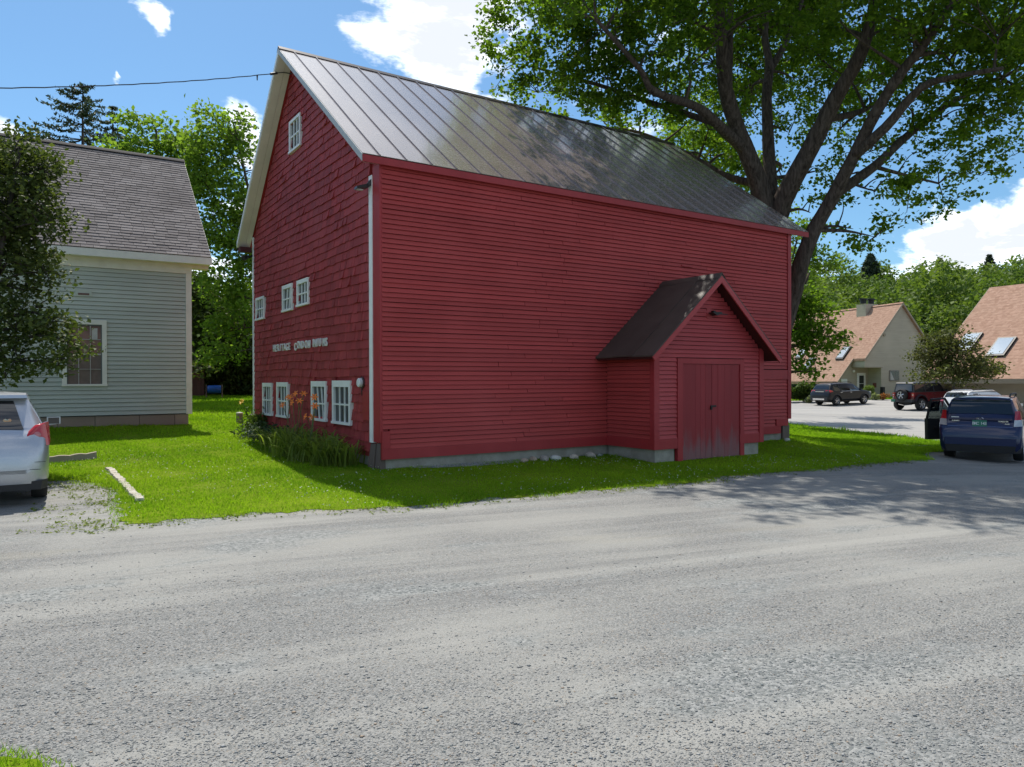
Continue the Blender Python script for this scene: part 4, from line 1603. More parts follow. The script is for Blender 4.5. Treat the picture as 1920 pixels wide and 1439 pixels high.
def big_maple():
    rng = np.random.default_rng(5)
    w = MB()
    LP = []
    base = mp(1428, 0, 23.6)
    bx, by = base.x, base.y
    gz = ht(bx, by)
    fork = mp(1448, 425, 23.6)
    LP += limb(w, [(bx, by, gz - .3), (bx + .02, by, gz + .5), (bx - .05, by, 2.6), (fork.x, fork.y, fork.z)], .72, .58, 12)
    P = lambda l: [mp(*q) for q in l]
    LP += limb(w, P([(1442, 440, 23.6), (1424, 347, 23.4), (1386, 249, 23.0), (1360, 162, 22.5), (1352, 54, 22.0), (1340, -60, 21.5), (1300, -260, 21)]), 0.365, 0.099)
    LP += limb(w, P([(1362, 170, 22.5), (1367, 108, 22.6), (1371, 0, 23.0), (1390, -180, 23.5)]), 0.182, 0.059, 8)
    LP += limb(w, P([(1405, 292, 23.3), (1345, 233, 22.3), (1302, 200, 21.6), (1227, 173, 20.5), (1200, 130, 20), (1120, 40, 19)]), 0.200, 0.050, 8)
    LP += limb(w, P([(1345, 233, 22.3), (1240, 200, 23), (1120, 160, 23.5), (1010, 130, 24)]), 0.119, 0.040, 7)
    LP += limb(w, P([(1448, 430, 23.6), (1443, 303, 24.2), (1438, 184, 24.7), (1443, 125, 25.0), (1435, 60, 25.2), (1450, -60, 25.5), (1440, -220, 26)]), 0.246, 0.059)
    LP += limb(w, P([(1443, 135, 25.0), (1470, 90, 25.2), (1492, 38, 25.6), (1515, -30, 26), (1560, -160, 26)]), 0.137, 0.050, 7)
    LP += limb(w, P([(1455, 430, 23.6), (1468, 379, 23.3), (1519, 282, 22.6), (1568, 184, 22.0), (1606, 119, 21.6), (1630, 54, 21.2), (1648, -40, 20.8), (1690, -220, 20)]), 0.365, 0.099)
    LP += limb(w, P([(1552, 225, 22.2), (1600, 215, 23), (1633, 200, 23.5), (1700, 150, 24.2), (1790, 60, 25)]), 0.127, 0.040, 7)
    # the right-hand stem that leaves the trunk low down
    LP += limb(w, P([(1440, 700, 23.5), (1466, 620, 23.3), (1490, 545, 23.1), (1504, 490, 22.9), (1526, 433, 22.7), (1560, 374, 22.3), (1602, 292, 21.6), (1640, 217, 21), (1684, 146, 20.4), (1727, 92, 20), (1790, 0, 19.5), (1860, -140, 19)]), 0.329, 0.089)
    LP += limb(w, P([(1565, 365, 22.2), (1638, 314, 22.6), (1709, 249, 23), (1774, 200, 23.4), (1855, 157, 24), (1940, 120, 24.5)]), 0.173, 0.050, 8)
    LP += limb(w, P([(1602, 292, 21.6), (1660, 240, 20.8), (1725, 168, 20), (1790, 146, 19.2), (1880, 130, 18.4)]), 0.182, 0.050, 8)
    LP += limb(w, P([(1640, 314, 22.6), (1700, 330, 23), (1760, 345, 23.5)]), 0.073, 0.030, 6)
    LP += limb(w, P([(1424, 347, 23.4), (1360, 330, 24.5), (1290, 290, 25.5), (1200, 250, 26.5), (1130, 240, 27)]), 0.146, 0.040, 7)
    # crown masses: px, py, depth, radius px (x, y), depth radius m, weight
    B = [(960, 60, 22.5, 70, 60, 1.5, 1.0), (950, 130, 23.0, 45, 45, 1.2, .9), (1040, 20, 21, 80, 60, 1.8, 1.0), (1050, 110, 22, 80, 60, 1.6, 1.0), (1010, 175, 23.5, 55, 40, 1.3, .9),
         (1130, 60, 20.5, 80, 70, 2.0, 1.0), (1140, 150, 22.5, 80, 55, 1.8, 1.0), (1110, 215, 25.5, 60, 30, 1.4, .7), (1220, 90, 20.5, 80, 70, 2.0, .9), (1230, 180, 22, 70, 50, 1.6, .8),
         (1200, 235, 26.5, 70, 25, 1.5, .6), (1290, 40, 21, 70, 60, 2.0, .8), (1290, 130, 21, 50, 60, 1.6, .6), (1330, 240, 24.5, 50, 45, 1.6, .45), (1390, 40, 22.5, 50, 50, 1.8, .55),
         (1380, 290, 25.5, 45, 40, 1.6, .5), (1460, 50, 25.5, 45, 50, 1.8, .35), (1490, 150, 25.5, 45, 60, 1.6, .40), (1480, 250, 25.0, 45, 45, 1.5, .35),
         (1545, 60, 22.5, 45, 60, 1.8, .55), (1560, 130, 23.5, 40, 45, 1.4, .5), (1600, 40, 21.5, 50, 50, 1.8, .6), (1570, 250, 24, 50, 40, 1.6, .45), (1620, 170, 23.5, 45, 45, 1.6, .6),
         (1690, 60, 21, 60, 60, 2.0, .6), (1700, 200, 22.5, 60, 45, 1.8, .8), (1780, 60, 20, 80, 60, 2.2, .9), (1790, 130, 21, 80, 55, 2.0, 1.0), (1880, 60, 19, 80, 70, 2.0, .9), (1880, 150, 21, 70, 60, 2.0, 1.0),
         (1770, 220, 22.5, 80, 40, 1.8, .8), (1860, 230, 23, 70, 45, 1.8, .75), (1700, 300, 22.5, 60, 35, 1.6, .55), (1640, 360, 22.5, 60, 40, 1.6, .55), (1780, 320, 23.5, 80, 35, 1.8, .6), (1700, 400, 23, 60, 28, 1.5, .7),
         (1840, 330, 24, 50, 30, 1.4, .5), (1600, 430, 23, 45, 30, 1.3, .5), (1770, 385, 23.5, 50, 22, 1.3, .55), (1640, 445, 23.5, 40, 22, 1.1, .5), (1540, 320, 24.5, 40, 40, 1.4, .35), (1520, 400, 25, 30, 40, 1.3, .40),
         (1590, 330, 23, 35, 35, 1.2, .4), (1300, 220, 26.5, 60, 45, 1.8, .7), (1410, 190, 27, 50, 60, 1.8, .55), (1500, 60, 27.5, 60, 70, 2, .5), (1560, 190, 27, 50, 60, 1.8, .5), (1440, 340, 27, 60, 50, 1.8, .6), (1330, 310, 27, 50, 35, 1.6, .6), (1170, 190, 25, 60, 45, 1.6, .8), (1080, 190, 24.5, 55, 35, 1.4, .9), (1640, 100, 26, 55, 60, 1.8, .6), (1620, 290, 26, 50, 45, 1.6, .55), (1720, 350, 26, 60, 35, 1.5, .5)]
    blobs = []
    for (u, v, d, ru, rv, rd, wt) in B:
        s = d / 1386.87
        blobs.append((mp(u, v, d), ru * s * 1.05, rd, rv * s * 1.05, wt))
    # the part of the crown above the frame, towards and away from the camera
    for (u, v, d, r, wt) in [(1000, -90, 20, 2.2, .8), (1100, -110, 18, 2.4, .8), (1250, -120, 19, 2.6, .8), (1400, -120, 20, 2.6, .8), (1550, -110, 19, 2.6, .8), (1700, -110, 18, 2.6, .8), (1850, -90, 18, 2.6, .8),
                             (1180, -260, 21, 2.6, .7), (1350, -300, 22, 2.8, .7), (1520, -300, 22, 2.8, .7), (1700, -280, 20, 2.8, .7), (1950, -40, 20, 2.2, .8), (1980, 100, 21, 2.2, .8), (1980, 220, 22.5, 2.0, .6),
                             (1300, -20, 26, 2.6, .6), (1500, -60, 28, 2.8, .6), (1700, 0, 26, 2.6, .5), (1880, -20, 25, 2.6, .6), (1420, -480, 23, 2.8, .6), (1600, -460, 22, 2.6, .6), (1850, -250, 19, 2.6, .6), (1340, 120, 30, 2.2, .85), (1420, 60, 30.5, 2.3, .85), (1490, 120, 31, 2.2, .85), (1400, 200, 29.5, 1.9, .85), (1560, 40, 30, 2.3, .85), (1500, -60, 30, 2.5, .85), (1620, 120, 30, 2.0, .85), (1350, 20, 30, 2.3, .85), (1550, 200, 30, 1.7, .45),
                             (1060, -70, 25, 2.4, 1.1), (1150, -130, 26, 2.6, 1.2), (1250, -110, 25, 2.6, 1.2), (1350, -150, 26, 2.6, 1.2), (1200, -230, 27, 2.7, 1.1), (1090, -220, 26, 2.5, 1.0), (1310, -270, 27, 2.7, 1.1), (1450, -200, 27, 2.6, 1.1), (1420, -90, 27.5, 2.4, 1.0), (1560, -150, 27, 2.5, .9)]:
        blobs.append((mp(u, v, d), r, r, r * .85, wt * (.36 if d < 21 else .8)))
    cl = clumps_in(blobs, 3.2, rng, .35)
    limb2 = twigs(w, LP, [b[0] for b in blobs], .06)
    sub = cl[rng.choice(len(cl), min(len(cl), 1500), replace=False)]
    twigs(w, LP + limb2, [Vector(p) for p in sub], .018)
    V, F, var = leaves_from(cl, 42, .175, .115, rng, up=.5, droop=.25, aspect=.95)
    return tree_thing('maple_tree', (bx, by, gz), 'huge spreading maple with several stems rising behind the far end of the barn', 'tree', w, (V, F, var), M_BARK, M_MAPLE)


big_maple()


def simple_tree(name, u, v_top, d, base_px, blobs, label, m_leaf, m_bark, leaf, per, dens, trunk_r=.2, spread=.3, group=None, gz=None, trunk_top=.6, seed=1, cat='tree', shell=.4, **kw):
    """blobs in (px, py, depth, rx px, ry px, rd m, weight)"""
    rng = np.random.default_rng(seed)
    b = mp(base_px, 700, d)
    g0 = ht(b.x, b.y) if gz is None else gz
    bl = []
    for (bu, bv, bd, ru, rv, rd, wt) in blobs:
        s = bd / 1386.87
        bl.append((mp(bu, bv, bd), ru * s, rd, rv * s, wt))
    top = max(c[0].z for c in bl)
    cx = sum(c[0].x for c in bl) / len(bl)
    cy = sum(c[0].y for c in bl) / len(bl)
    w = MB()
    LP = limb(w, [(b.x, b.y, g0 - .2), (b.x + (cx - b.x) * .15, b.y, g0 + (top - g0) * .25), (b.x + (cx - b.x) * .5, b.y + (cy - b.y) * .5, g0 + (top - g0) * trunk_top), (cx, cy, top)], trunk_r, trunk_r * .2, 8)
    l2 = twigs(w, LP, [c[0] for c in bl], trunk_r * .3)
    cl = clumps_in(bl, dens, rng, shell)
    sub = cl[rng.choice(len(cl), min(len(cl), 400), replace=False)]
    twigs(w, LP + l2, [Vector(p) for p in sub], .012)
    return tree_thing(name, (b.x, b.y, g0), label, cat, w, leaves_from(cl, per, spread, leaf, rng, **kw), m_bark, m_leaf, group)


# second tree whose low boughs hang beside the barn's right corner
simple_tree('young_maple_tree', 1500, 540, 31, 1440, [(1505, 560, 31, 35, 30, 1.2, .9), (1520, 600, 31, 40, 30, 1.2, 1), (1550, 588, 31, 22, 22, .8, .8), (1500, 630, 31, 35, 35, 1.2, 1), (1540, 640, 30.5, 40, 22, 1.0, 1),
            (1580, 634, 30, 18, 9, .6, .9), (1505, 680, 30.5, 28, 26, 1.0, .9), (1530, 697, 30, 28, 12, .8, .9), (1560, 655, 30.5, 22, 16, .7, .8), (1470, 600, 32, 40, 60, 1.6, .8), (1450, 540, 32, 40, 60, 1.6, .7), (1500, 520, 32, 25, 25, 1.0, .6)],
            'dark leafy maple boughs hanging beside the far right corner of the barn', M_MAPLE, M_BARK, .16, 26, 7, .22, .24, seed=21)

# tree at the left edge in front of the grey house
simple_tree('crabapple_tree', 20, 225, 14.5, -90, [(20, 290, 14.5, 50, 55, .9, 1), (70, 320, 14.5, 40, 45, .8, 1), (20, 390, 14.3, 60, 60, 1.0, 1), (85, 390, 14.2, 32, 40, .7, 1), (100, 415, 14.0, 34, 22, .5, .9),
            (30, 480, 14.4, 45, 45, .9, .9), (75, 455, 14.3, 30, 25, .6, .8), (85, 510, 14.0, 32, 30, .6, .9), (40, 545, 14.2, 50, 40, .8, .9), (30, 620, 14.0, 60, 45, .8, 1), (95, 610, 13.8, 35, 40, .6, 1),
            (135, 645, 13.6, 28, 26, .5, 1), (110, 680, 13.6, 38, 22, .5, 1), (40, 680, 13.8, 50, 30, .7, 1), (10, 700, 13.9, 30, 18, .6, .7), (-60, 450, 14.5, 70, 120, 1.4, .8), (-80, 620, 14.5, 70, 80, 1.4, .7), (-60, 300, 14.8, 70, 70, 1.2, .8)],
            'dark leafy tree hanging in from the left edge before the grey house', M_DARKL, M_BARK2, .085, 44, 30, .14, .15, seed=31, trunk_top=.45, up=.7)

# trees behind the grey house and in the gap
simple_tree('ash_tree', 420, 205, 38, 530, [(415, 235, 38, 40, 35, 1.4, .9), (390, 290, 38, 45, 40, 1.5, .9), (450, 300, 38.5, 35, 45, 1.4, .8), (400, 360, 38, 45, 40, 1.5, .9), (460, 390, 38.5, 35, 45, 1.4, .8), (410, 430, 38, 45, 45, 1.6, .9),
            (450, 470, 38, 45, 40, 1.6, .9), (420, 530, 38, 45, 45, 1.6, .8), (460, 560, 38, 35, 40, 1.5, .8), (520, 400, 40, 45, 90, 1.8, .6), (440, 620, 37.5, 40, 30, 1.5, .9), (425, 665, 37, 40, 25, 1.3, .8), (470, 240, 39, 22, 22, 1, .6)],
            'tall pale green tree filling the gap between the grey house and barn', M_BACKL, M_BARK, .20, 44, 3.4, .20, .36, seed=41, shell=.5)
simple_tree('walnut_tree', 300, 215, 40, 300, [(265, 245, 40, 32, 25, 1.4, .8), (320, 245, 40, 34, 28, 1.5, .8), (290, 285, 40, 45, 25, 1.5, .8), (345, 280, 40, 30, 35, 1.4, .8), (215, 275, 41, 25, 18, 1.0, .7), (240, 310, 40, 60, 30, 1.6, .7), (330, 340, 40, 50, 40, 1.6, .7), (360, 330, 39, 25, 45, 1.2, .7)],
            'pale green tree rising just behind the grey house ridge', M_BACKL, M_BARK2, .22, 44, 2.8, .22, .36, seed=43, shell=.5)
simple_tree('shade_tree', 380, 520, 44, 372, [(372, 560, 42, 35, 45, 1.5, 1.2), (395, 610, 42, 45, 45, 1.6, 1.2), (430, 650, 44, 45, 35, 1.6, 1.2), (380, 660, 42, 35, 35, 1.4, 1.2), (460, 680, 44, 30, 25, 1.4, 1.0), (370, 690, 38, 22, 18, .8, 1.0), (420, 590, 44, 45, 40, 1.6, 1.1)],
            'dark green tree low in the gap above the blue barrel', M_DARKL, M_BARK2, .20, 34, 6, .26, .42, seed=47)


def conifer(name, u, v_top, d, width_px, label, seed, group=None, gz=None, levels=26, dens=1.0):
    rng = np.random.default_rng(seed)
    rnd = random.Random(seed)
    top = mp(u, v_top, d)
    g0 = ht(top.x, top.y) if gz is None else gz
    H = top.z - g0
    w = MB()
    w.tube([(top.x, top.y, g0 - .2), (top.x, top.y, g0 + H * .5), (top.x, top.y, top.z)], [H * .014 + .05, H * .009 + .03, .015], 7)
    R = width_px * d / 1386.87 / 2
    Cs = []
    for i in range(levels):
        f = i / (levels - 1)
        z = top.z - .2 - f * H * .62
        r = R * (.10 + .90 * f ** .7)
        for k in range(7):
            a = rnd.uniform(0, 2 * math.pi)
            rr = r * rnd.uniform(.65, 1.12)
            e = Vector((top.x + math.cos(a) * rr, top.y + math.sin(a) * rr, z - rr * .05 + rr * .12 * (1 - f)))
            s = Vector((top.x, top.y, z + .1))
            m_ = s.lerp(e, .55) - Vector((0, 0, rr * .06))
            w.tube([s, m_, e], [.03, .022, .006], 4, False)
            n = int(26 * rr * dens) + 6
            t = rng.uniform(.25, 1.02, n)
            P = np.array([(s.lerp(m_, min(1, q / .55)) if q < .55 else m_.lerp(e, (q - .55) / .45))[:] for q in t])
            P += rng.normal(size=P.shape) * np.array([.10, .10, .05]) * (.5 + rr * .25)
            Cs.append(P)
    C = np.concatenate(Cs)
    return tree_thing(name, (top.x, top.y, g0), label, 'tree', w, leaf_arrays(C, .22 if d < 80 else 1.0, rng, up=.2, droop=.4, aspect=.4), M_BARK2, M_SPRUCE, group)


conifer('spruce_tree', 158, 160, 46, 400, 'tall sparse spruce standing above the grey house roof', 3, dens=.8)
conifer('spruce_tree', 214, 200, 48, 190, 'smaller spruce just right of the tall sparse spruce', 4, dens=.8)

# sunlit trees behind the barn, seen under the maple's crown
simple_tree('linden_tree', 1330, 230, 42, 1330, [(1300, 265, 42, 50, 40, 1.6, .9), (1350, 300, 42, 45, 40, 1.6, .9), (1400, 330, 42, 45, 45, 1.6, .9), (1270, 300, 42, 40, 40, 1.5, .8), (1340, 360, 42, 60, 40, 1.7, .8), (1430, 390, 42, 45, 40, 1.5, .8), (1240, 255, 42, 35, 25, 1.2, .6)],
            'sunlit green tree showing over the barn ridge below the maple limbs', M_BACKL, M_BARK2, .20, 40, 2.2, .20, .34, seed=61, shell=.5)
simple_tree('linden_tree', 1520, 430, 46, 1430, [(1500, 450, 46, 40, 40, 1.5, .8), (1540, 500, 46, 35, 35, 1.5, .7), (1500, 520, 46, 40, 40, 1.5, .8), (1460, 430, 46, 35, 40, 1.4, .7)],
            'sunlit green tree seen just right of the far barn corner', M_BACKL, M_BARK2, .20, 40, 2.2, .18, .34, seed=63, shell=.5)

# small bronze-green tree beside the red and white car
simple_tree('crabapple_tree', 1790, 612, 44, 1790, [(1775, 640, 44, 45, 25, 1.4, 1), (1740, 670, 44, 35, 28, 1.3, 1), (1800, 675, 43.5, 55, 32, 1.5, 1), (1850, 690, 44, 38, 20, 1.2, 1), (1755, 700, 43.5, 45, 20, 1.3, 1), (1815, 708, 43.5, 50, 18, 1.3, .9), (1790, 625, 44, 25, 14, .9, .7), (1730, 650, 44.5, 22, 20, .9, .8)],
            'round bronze green tree standing between the two tan houses', M_CRAB, M_BARK2, .15, 34, 5.5, .14, .26, seed=51)

# ---- wooded hillside beyond the houses
def forest():
    rng = np.random.default_rng(77)
    Vs, Fs, vs = [], [], []
    k = 0
    trees = []
    for d in np.arange(88, 205, 7.5):
        px0 = 1400
        step = 3.9 / d * 1386.87 * 1.55
        u = px0 + rng.uniform(0, step)
        while u < 2150:
            dd = d + rng.uniform(-3, 3)
            X = (u - 960) / 1386.87 * dd
            trees.append((X, dd, rng.uniform(.8, 1.25)))
            u += step * rng.uniform(.8, 1.2)
    for d in (66, 72, 80):
        u = -250.0
        while u < 470:
            dd = d + rng.uniform(-3, 3)
            X = (u - 960) / 1386.87 * dd
            trees.append((X, dd, rng.uniform(.75, 1.0) * (.9 if d < 70 else 1)))
            u += 3.4 / d * 1386.87 * 1.4
    for (X, Y, s) in trees:
        z = float(hill_h(np.array([X]), np.array([Y]))[0])
        R, Hh = 3.9 * s * rng.uniform(.85, 1.15), 10.0 * s * rng.uniform(.85, 1.2)
        if X < 0:
            R, Hh = 3.4 * s, 9.0 * s
        n = int(1500 * (1.0 if Y < 130 else .75))
        # lumpy crown: several lobes
        nl = 9
        ld = unit(rng.normal(size=(nl, 3)) + np.array([0, 0, .35]))
        lc = np.array([X, Y, z + Hh * .62]) + ld * np.array([R * .55, R * .55, Hh * .26])
        li = rng.integers(0, nl, n)
        dv = unit(rng.normal(size=(n, 3)))
        rr = rng.uniform(.55, 1.0, n)[:, None]
        C = lc[li] + dv * rr * np.array([R * .52, R * .52, Hh * .22])
        low = rng.uniform(0, 1, n) < .18
        C[low] = np.array([X, Y, z]) + np.c_[rng.normal(size=(low.sum(), 2)) * R * .55, rng.uniform(0.5, Hh * .5, low.sum())]
        V, F, va = leaf_arrays(C, .50 if Y > 90 else .42, rng, up=.5, droop=.1, aspect=.9)
        hue = rng.uniform(0, 1)
        va = np.clip(va * .45 + hue * .62, 0, 1)
        Vs.append(V)
        Fs.append(F + k)
        vs.append(va)
        k += len(V)
    o = mesh_obj('hillside_forest', np_mesh('hillside_forest', np.concatenate(Vs), np.concatenate(Fs), M_FOREST, np.concatenate(vs)))
    tag(o, 'dense leafy woods covering the hillside behind the houses', 'forest', kind='stuff')


forest()
for i, (u, v, d, wpx, lab) in enumerate([(1632, 478, 150, 62, 'dark spruce standing above the wooded skyline nearest the big maple'),
                                         (1763, 486, 175, 40, 'dark spruce tip on the middle of the wooded skyline'),
                                         (1855, 480, 185, 46, 'dark spruce tip on the wooded skyline near the right edge')]):
    tp = mp(u, v, d)
    conifer('spruce_tree', u, v, d, wpx, lab, 60 + i, 'spruces on the hill', gz=float(hill_h(np.array([tp.x]), np.array([d]))[0]), levels=20, dens=.9)


def bush(name, u, v, d, rpx, hpx, label, m_leaf=M_BUSH, seed=1, leaf=.09, n=1800, group=None):
    rng = np.random.default_rng(seed)
    c = mp(u, v, d)
    g0 = ht(c.x, c.y)
    s = d / 1386.87
    rx, hz = rpx * s, hpx * s
    nl = 8
    lc = np.c_[rng.uniform(-.6, .6, nl) * rx, rng.uniform(-.5, .5, nl) * rx, rng.uniform(.3, .75, nl) * hz]
    li = rng.integers(0, nl, n)
    C = lc[li] + unit(rng.normal(size=(n, 3))) * rng.uniform(.5, 1, (n, 1)) * np.array([rx * .5, rx * .5, hz * .32])
    C[:, 2] = np.maximum(C[:, 2], .03)
    root = empty(name, (c.x, c.y, g0))
    tag(root, label, 'shrub', group)
    V, F, va = leaf_arrays(C, leaf, rng, up=.5)
    mesh_obj('foliage', np_mesh('foliage', V, F, m_leaf, va), None, root)
    w = MB()
    for q in lc:
        w.tube([(0, 0, -.05), (q[0] * .5, q[1] * .5, q[2] * .5), tuple(q)], [.03, .02, .008], 5, False)
    w.build('stem', M_BARK2, root)
    return root


bush('leafy_shrub', 1508, 740, 60, 26, 38, 'broad green shrub behind the rear of the black SUV', seed=1, leaf=.16, n=2600)
bush('leafy_shrub', 1478, 742, 60, 24, 34, 'green shrub half hidden by the far corner of the barn', seed=2, leaf=.16, n=2000)
bush('hydrangea_shrub', 1519, 746, 59, 9, 14, 'small pale flowering shrub beside the black SUV bumper', foliage('hydrangea_pale', (.12, .17, .06), (.42, .44, .26), .3), seed=3, leaf=.13, n=700)
bush('hydrangea_shrub', 1629, 746, 62, 13, 26, 'pale green shrub at the porch of the tan house', foliage('shrub_lime', (.08, .13, .03), (.20, .26, .07), .35), seed=4, leaf=.13, n=1200)
bush('hydrangea_shrub', 1642, 752, 61, 8, 14, 'low pale shrub between the black SUV and the maroon off-roader', foliage('hydrangea_pale', (.12, .17, .06), (.42, .44, .26), .3), seed=5, leaf=.12, n=600)
bush('flower_bed', 1655, 751, 61, 11, 14, 'bed of small orange flowers beside the maroon car', foliage('orange_bed', (.10, .08, .03), (.45, .16, .05), .3), seed=6, leaf=.10, n=700)
bush('leafy_shrub', 1850, 733, 45, 26, 16, 'bright green shrub beyond the roof of the navy car', foliage('shrub_lime', (.08, .13, .03), (.20, .26, .07), .35), seed=7, leaf=.13, n=1400)
bush('leafy_shrub', 1725, 738, 60, 18, 22, 'green shrub against the tan house behind the maroon car', seed=8, leaf=.14, n=1200)
# ------------------------------------------------------------------ grass
def footprint(X, Y, x0, x1, y0, y1, ox, oy, yaw):
    dx, dy = X - ox, Y - oy
    lx, ly = dx * math.cos(yaw) + dy * math.sin(yaw), -dx * math.sin(yaw) + dy * math.cos(yaw)
    return (lx > x0) & (lx < x1) & (ly > y0) & (ly < y1)


def buildings(X, Y):
    return (footprint(X, Y, -.02, BL, -.02, BW_, AX, AY, YAW) | footprint(X, Y, ANX0, ANX1, -AND, 0, AX, AY, YAW) | footprint(X, Y, HW0, HW1, 0, HD, HX, HY, HYAW))


M_GRASS = foliage('grass_blades', (.090, .205, .014), (.290, .430, .026), .5, (.175, .300, .020), .02)


def grass(name, label, bands, poly, over=.10):
    rng = np.random.default_rng(3)
    Vs, Fs, vs = [], [], []
    k = 0
    for (x0, x1, y0, y1, dens, h, w) in bands:
        n = int((x1 - x0) * (y1 - y0) * dens)
        X, Y = rng.uniform(x0, x1, n), rng.uniform(y0, y1, n)
        ed = edge_dist(X, Y, poly)
        ins = in_poly(X, Y, poly)
        patchy = np.sin(X * 3.1 + Y * 1.7) * np.sin(Y * 4.3 - X * 2.2)
        keep = (ins | ((ed < over + .18 * np.maximum(patchy, 0)) & (rng.uniform(0, 1, n) < .35))) & ~buildings(X, Y)
        keep &= ~(ins & (ed < .25) & (rng.uniform(0, 1, n) < .3 - .3 * patchy))
        # keep only what the camera can see, with a margin
        keep &= (np.abs(X) < Y * .80 + 2.0)
        X, Y, ed = X[keep], Y[keep], ed[keep]
        n = len(X)
        Z = hts(X, Y) + .008
        lump = .75 + .35 * np.sin(X * 1.9 + .7) * np.sin(Y * 2.3) + .25 * np.sin(X * 6.1) * np.sin(Y * 5.2)
        H = h * lump * rng.uniform(.5, 1.3, n)
        H *= 1 + .5 * (ed < .3)
        a = rng.uniform(0, 2 * np.pi, n)
        lean = H * rng.uniform(.2, .9, n)
        b = rng.uniform(0, 2 * np.pi, n)
        dx, dy = np.cos(a) * w * .5, np.sin(a) * w * .5
        V = np.stack([np.c_[X - dx, Y - dy, Z], np.c_[X + dx, Y + dy, Z], np.c_[X + np.cos(b) * lean, Y + np.sin(b) * lean, Z + H]], 1).reshape(-1, 3)
        Vs.append(V)
        Fs.append(np.arange(3 * n).reshape(n, 3) + k)
        va = np.clip(rng.uniform(0, .55, n) + .30 * np.sin(X * .8 + 1) * np.sin(Y * 1.1) + .16 * np.sin(X * 2.7) * np.sin(Y * 3.1 + X) + .22, 0, 1)
        vs.append(np.repeat(va, 3))
        k += 3 * n
    o = mesh_obj(name, np_mesh(name, np.concatenate(Vs), np.concatenate(Fs), M_GRASS, np.concatenate(vs)))
    return tag(o, label, 'grass', kind='stuff')


grass('grass', 'short green grass of the lawn around the barn', [(-13, 12, 8.6, 14, 1700, .042, .011), (-14, 13, 14, 19, 1200, .046, .014), (-16, 16, 19, 27, 520, .065, .022), (-24, 16, 27, 45, 170, .09, .04), (-34, -8, 45, 64, 60, .12, .07)], LAWN)
grass('grass', 'short green grass of the tongue at the bottom corner', [(-3.6, -1.8, 2.9, 3.8, 9000, .026, .006)], PATCH, .06)
grass('grass', 'grass strip before the tan houses', [(9, 60, 61, 72, 40, .14, .10)], FARLAWN)

# sprouts of weeds thinning out from the lawn edge into the gravel
rng = np.random.default_rng(9)
X, Y = rng.uniform(-11, 9, 60000), rng.uniform(8.4, 17, 60000)
ed = edge_dist(X, Y, LAWN)
ins = in_poly(X, Y, LAWN)
pat = (np.sin(X * 2.3 + 1) * np.sin(Y * 3.1) + np.sin(X * 5.7) * np.sin(Y * 6.3 + 2)) * .5
left = (X < -4.6)
keep = (~ins) & (ed < np.where(left, 1.1, .45)) & (rng.uniform(0, 1, len(X)) < np.clip((.6 + .8 * pat) * (1 - ed / np.where(left, 1.1, .45)), 0, 1) * np.where(left, .8, .75))
C = np.c_[X, Y, hts(X, Y) + .012][keep]
C = np.repeat(C, 3, 0) + rng.normal(size=(len(C) * 3, 3)) * np.array([.03, .03, .008])
V, F, va = leaf_arrays(C, .035, rng, up=1.2, droop=-.1, aspect=.6)
o = mesh_obj('weeds', np_mesh('weeds', V, F, foliage('weed_leaves', (.10, .15, .02), (.20, .24, .04), .3), va))
tag(o, 'yellow green weeds creeping from the lawn into the gravel', 'weeds', kind='stuff')

# clover heads and pale leaf litter on the lawn
X, Y = rng.uniform(-9, 8, 5200), rng.uniform(9, 18, 5200)
k_ = in_poly(X, Y, LAWN) & ~buildings(X, Y) & (np.sin(X * 1.3) * np.sin(Y * 1.7 + 1) > -.2)
C = np.c_[X, Y, hts(X, Y) + .055][k_]
V, F, va = leaf_arrays(C, .022, rng, up=1.0)
o = mesh_obj('clover_heads', np_mesh('clover_heads', V, F, flat('clover_white', (.42, .45, .34), .8), va))
tag(o, 'tiny white clover heads dotted over the lawn', 'clover', kind='stuff')

# ------------------------------------------------------------------ loose stones of the drive
def stones(name, label, X, Y, size, rng, m, flatten=.55):
    n = len(X)
    base = np.array([(1, 0, 0), (0, 1, 0), (-1, 0, 0), (0, -1, 0), (0, 0, 1), (.6, .6, .55), (-.6, .5, .6), (-.3, -.8, .5)], float)
    # an uneven double pyramid: belt of four, two low points above, one below
    belt = np.array([(1, 0, 0), (.25, .9, .1), (-.9, .35, 0), (-.35, -.9, .08), (.15, .1, .75), (.0, 0, -.5)])
    Fc = np.array([(0, 1, 4), (1, 2, 4), (2, 3, 4), (3, 0, 4), (1, 0, 5), (2, 1, 5), (3, 2, 5), (0, 3, 5)])
    a = rng.uniform(0, 2 * np.pi, n)
    ca, sa = np.cos(a), np.sin(a)
    B = belt[None] * (1 + rng.uniform(-.3, .3, (n, 6, 3)))
    B = B * np.stack([np.ones(n), rng.uniform(.55, .95, n), rng.uniform(.45, .9, n) * flatten * 1.15], -1)[:, None, :]
    B = B * size[:, None, None] * .5
    Vx = B[..., 0] * ca[:, None] - B[..., 1] * sa[:, None] + X[:, None]
    Vy = B[..., 0] * sa[:, None] + B[..., 1] * ca[:, None] + Y[:, None]
    Vz = B[..., 2] + (hts(X, Y) + size * .08)[:, None]
    V = np.stack([Vx, Vy, Vz], -1).reshape(-1, 3)
    F = (Fc[None] + (np.arange(n) * 6)[:, None, None]).reshape(-1, 3)
    return mesh_obj(name, np_mesh(name, V, F, m, np.repeat(rng.uniform(0, 1, n), 6)))


def stone_mat(t):
    a = t.attr('var')
    c = t.mix(a, (.20, .205, .20), (.38, .375, .36))
    c = t.mix(t.rng(t.noise(t.pos(), 7, 2), .55, .7, 0, .5), c, (.22, .26, .26))
    c = t.mix(t.rng(a, .955, .96, 0, .7), c, (.36, .24, .14))
    return t.principled(c, .85, None, 0, .3)


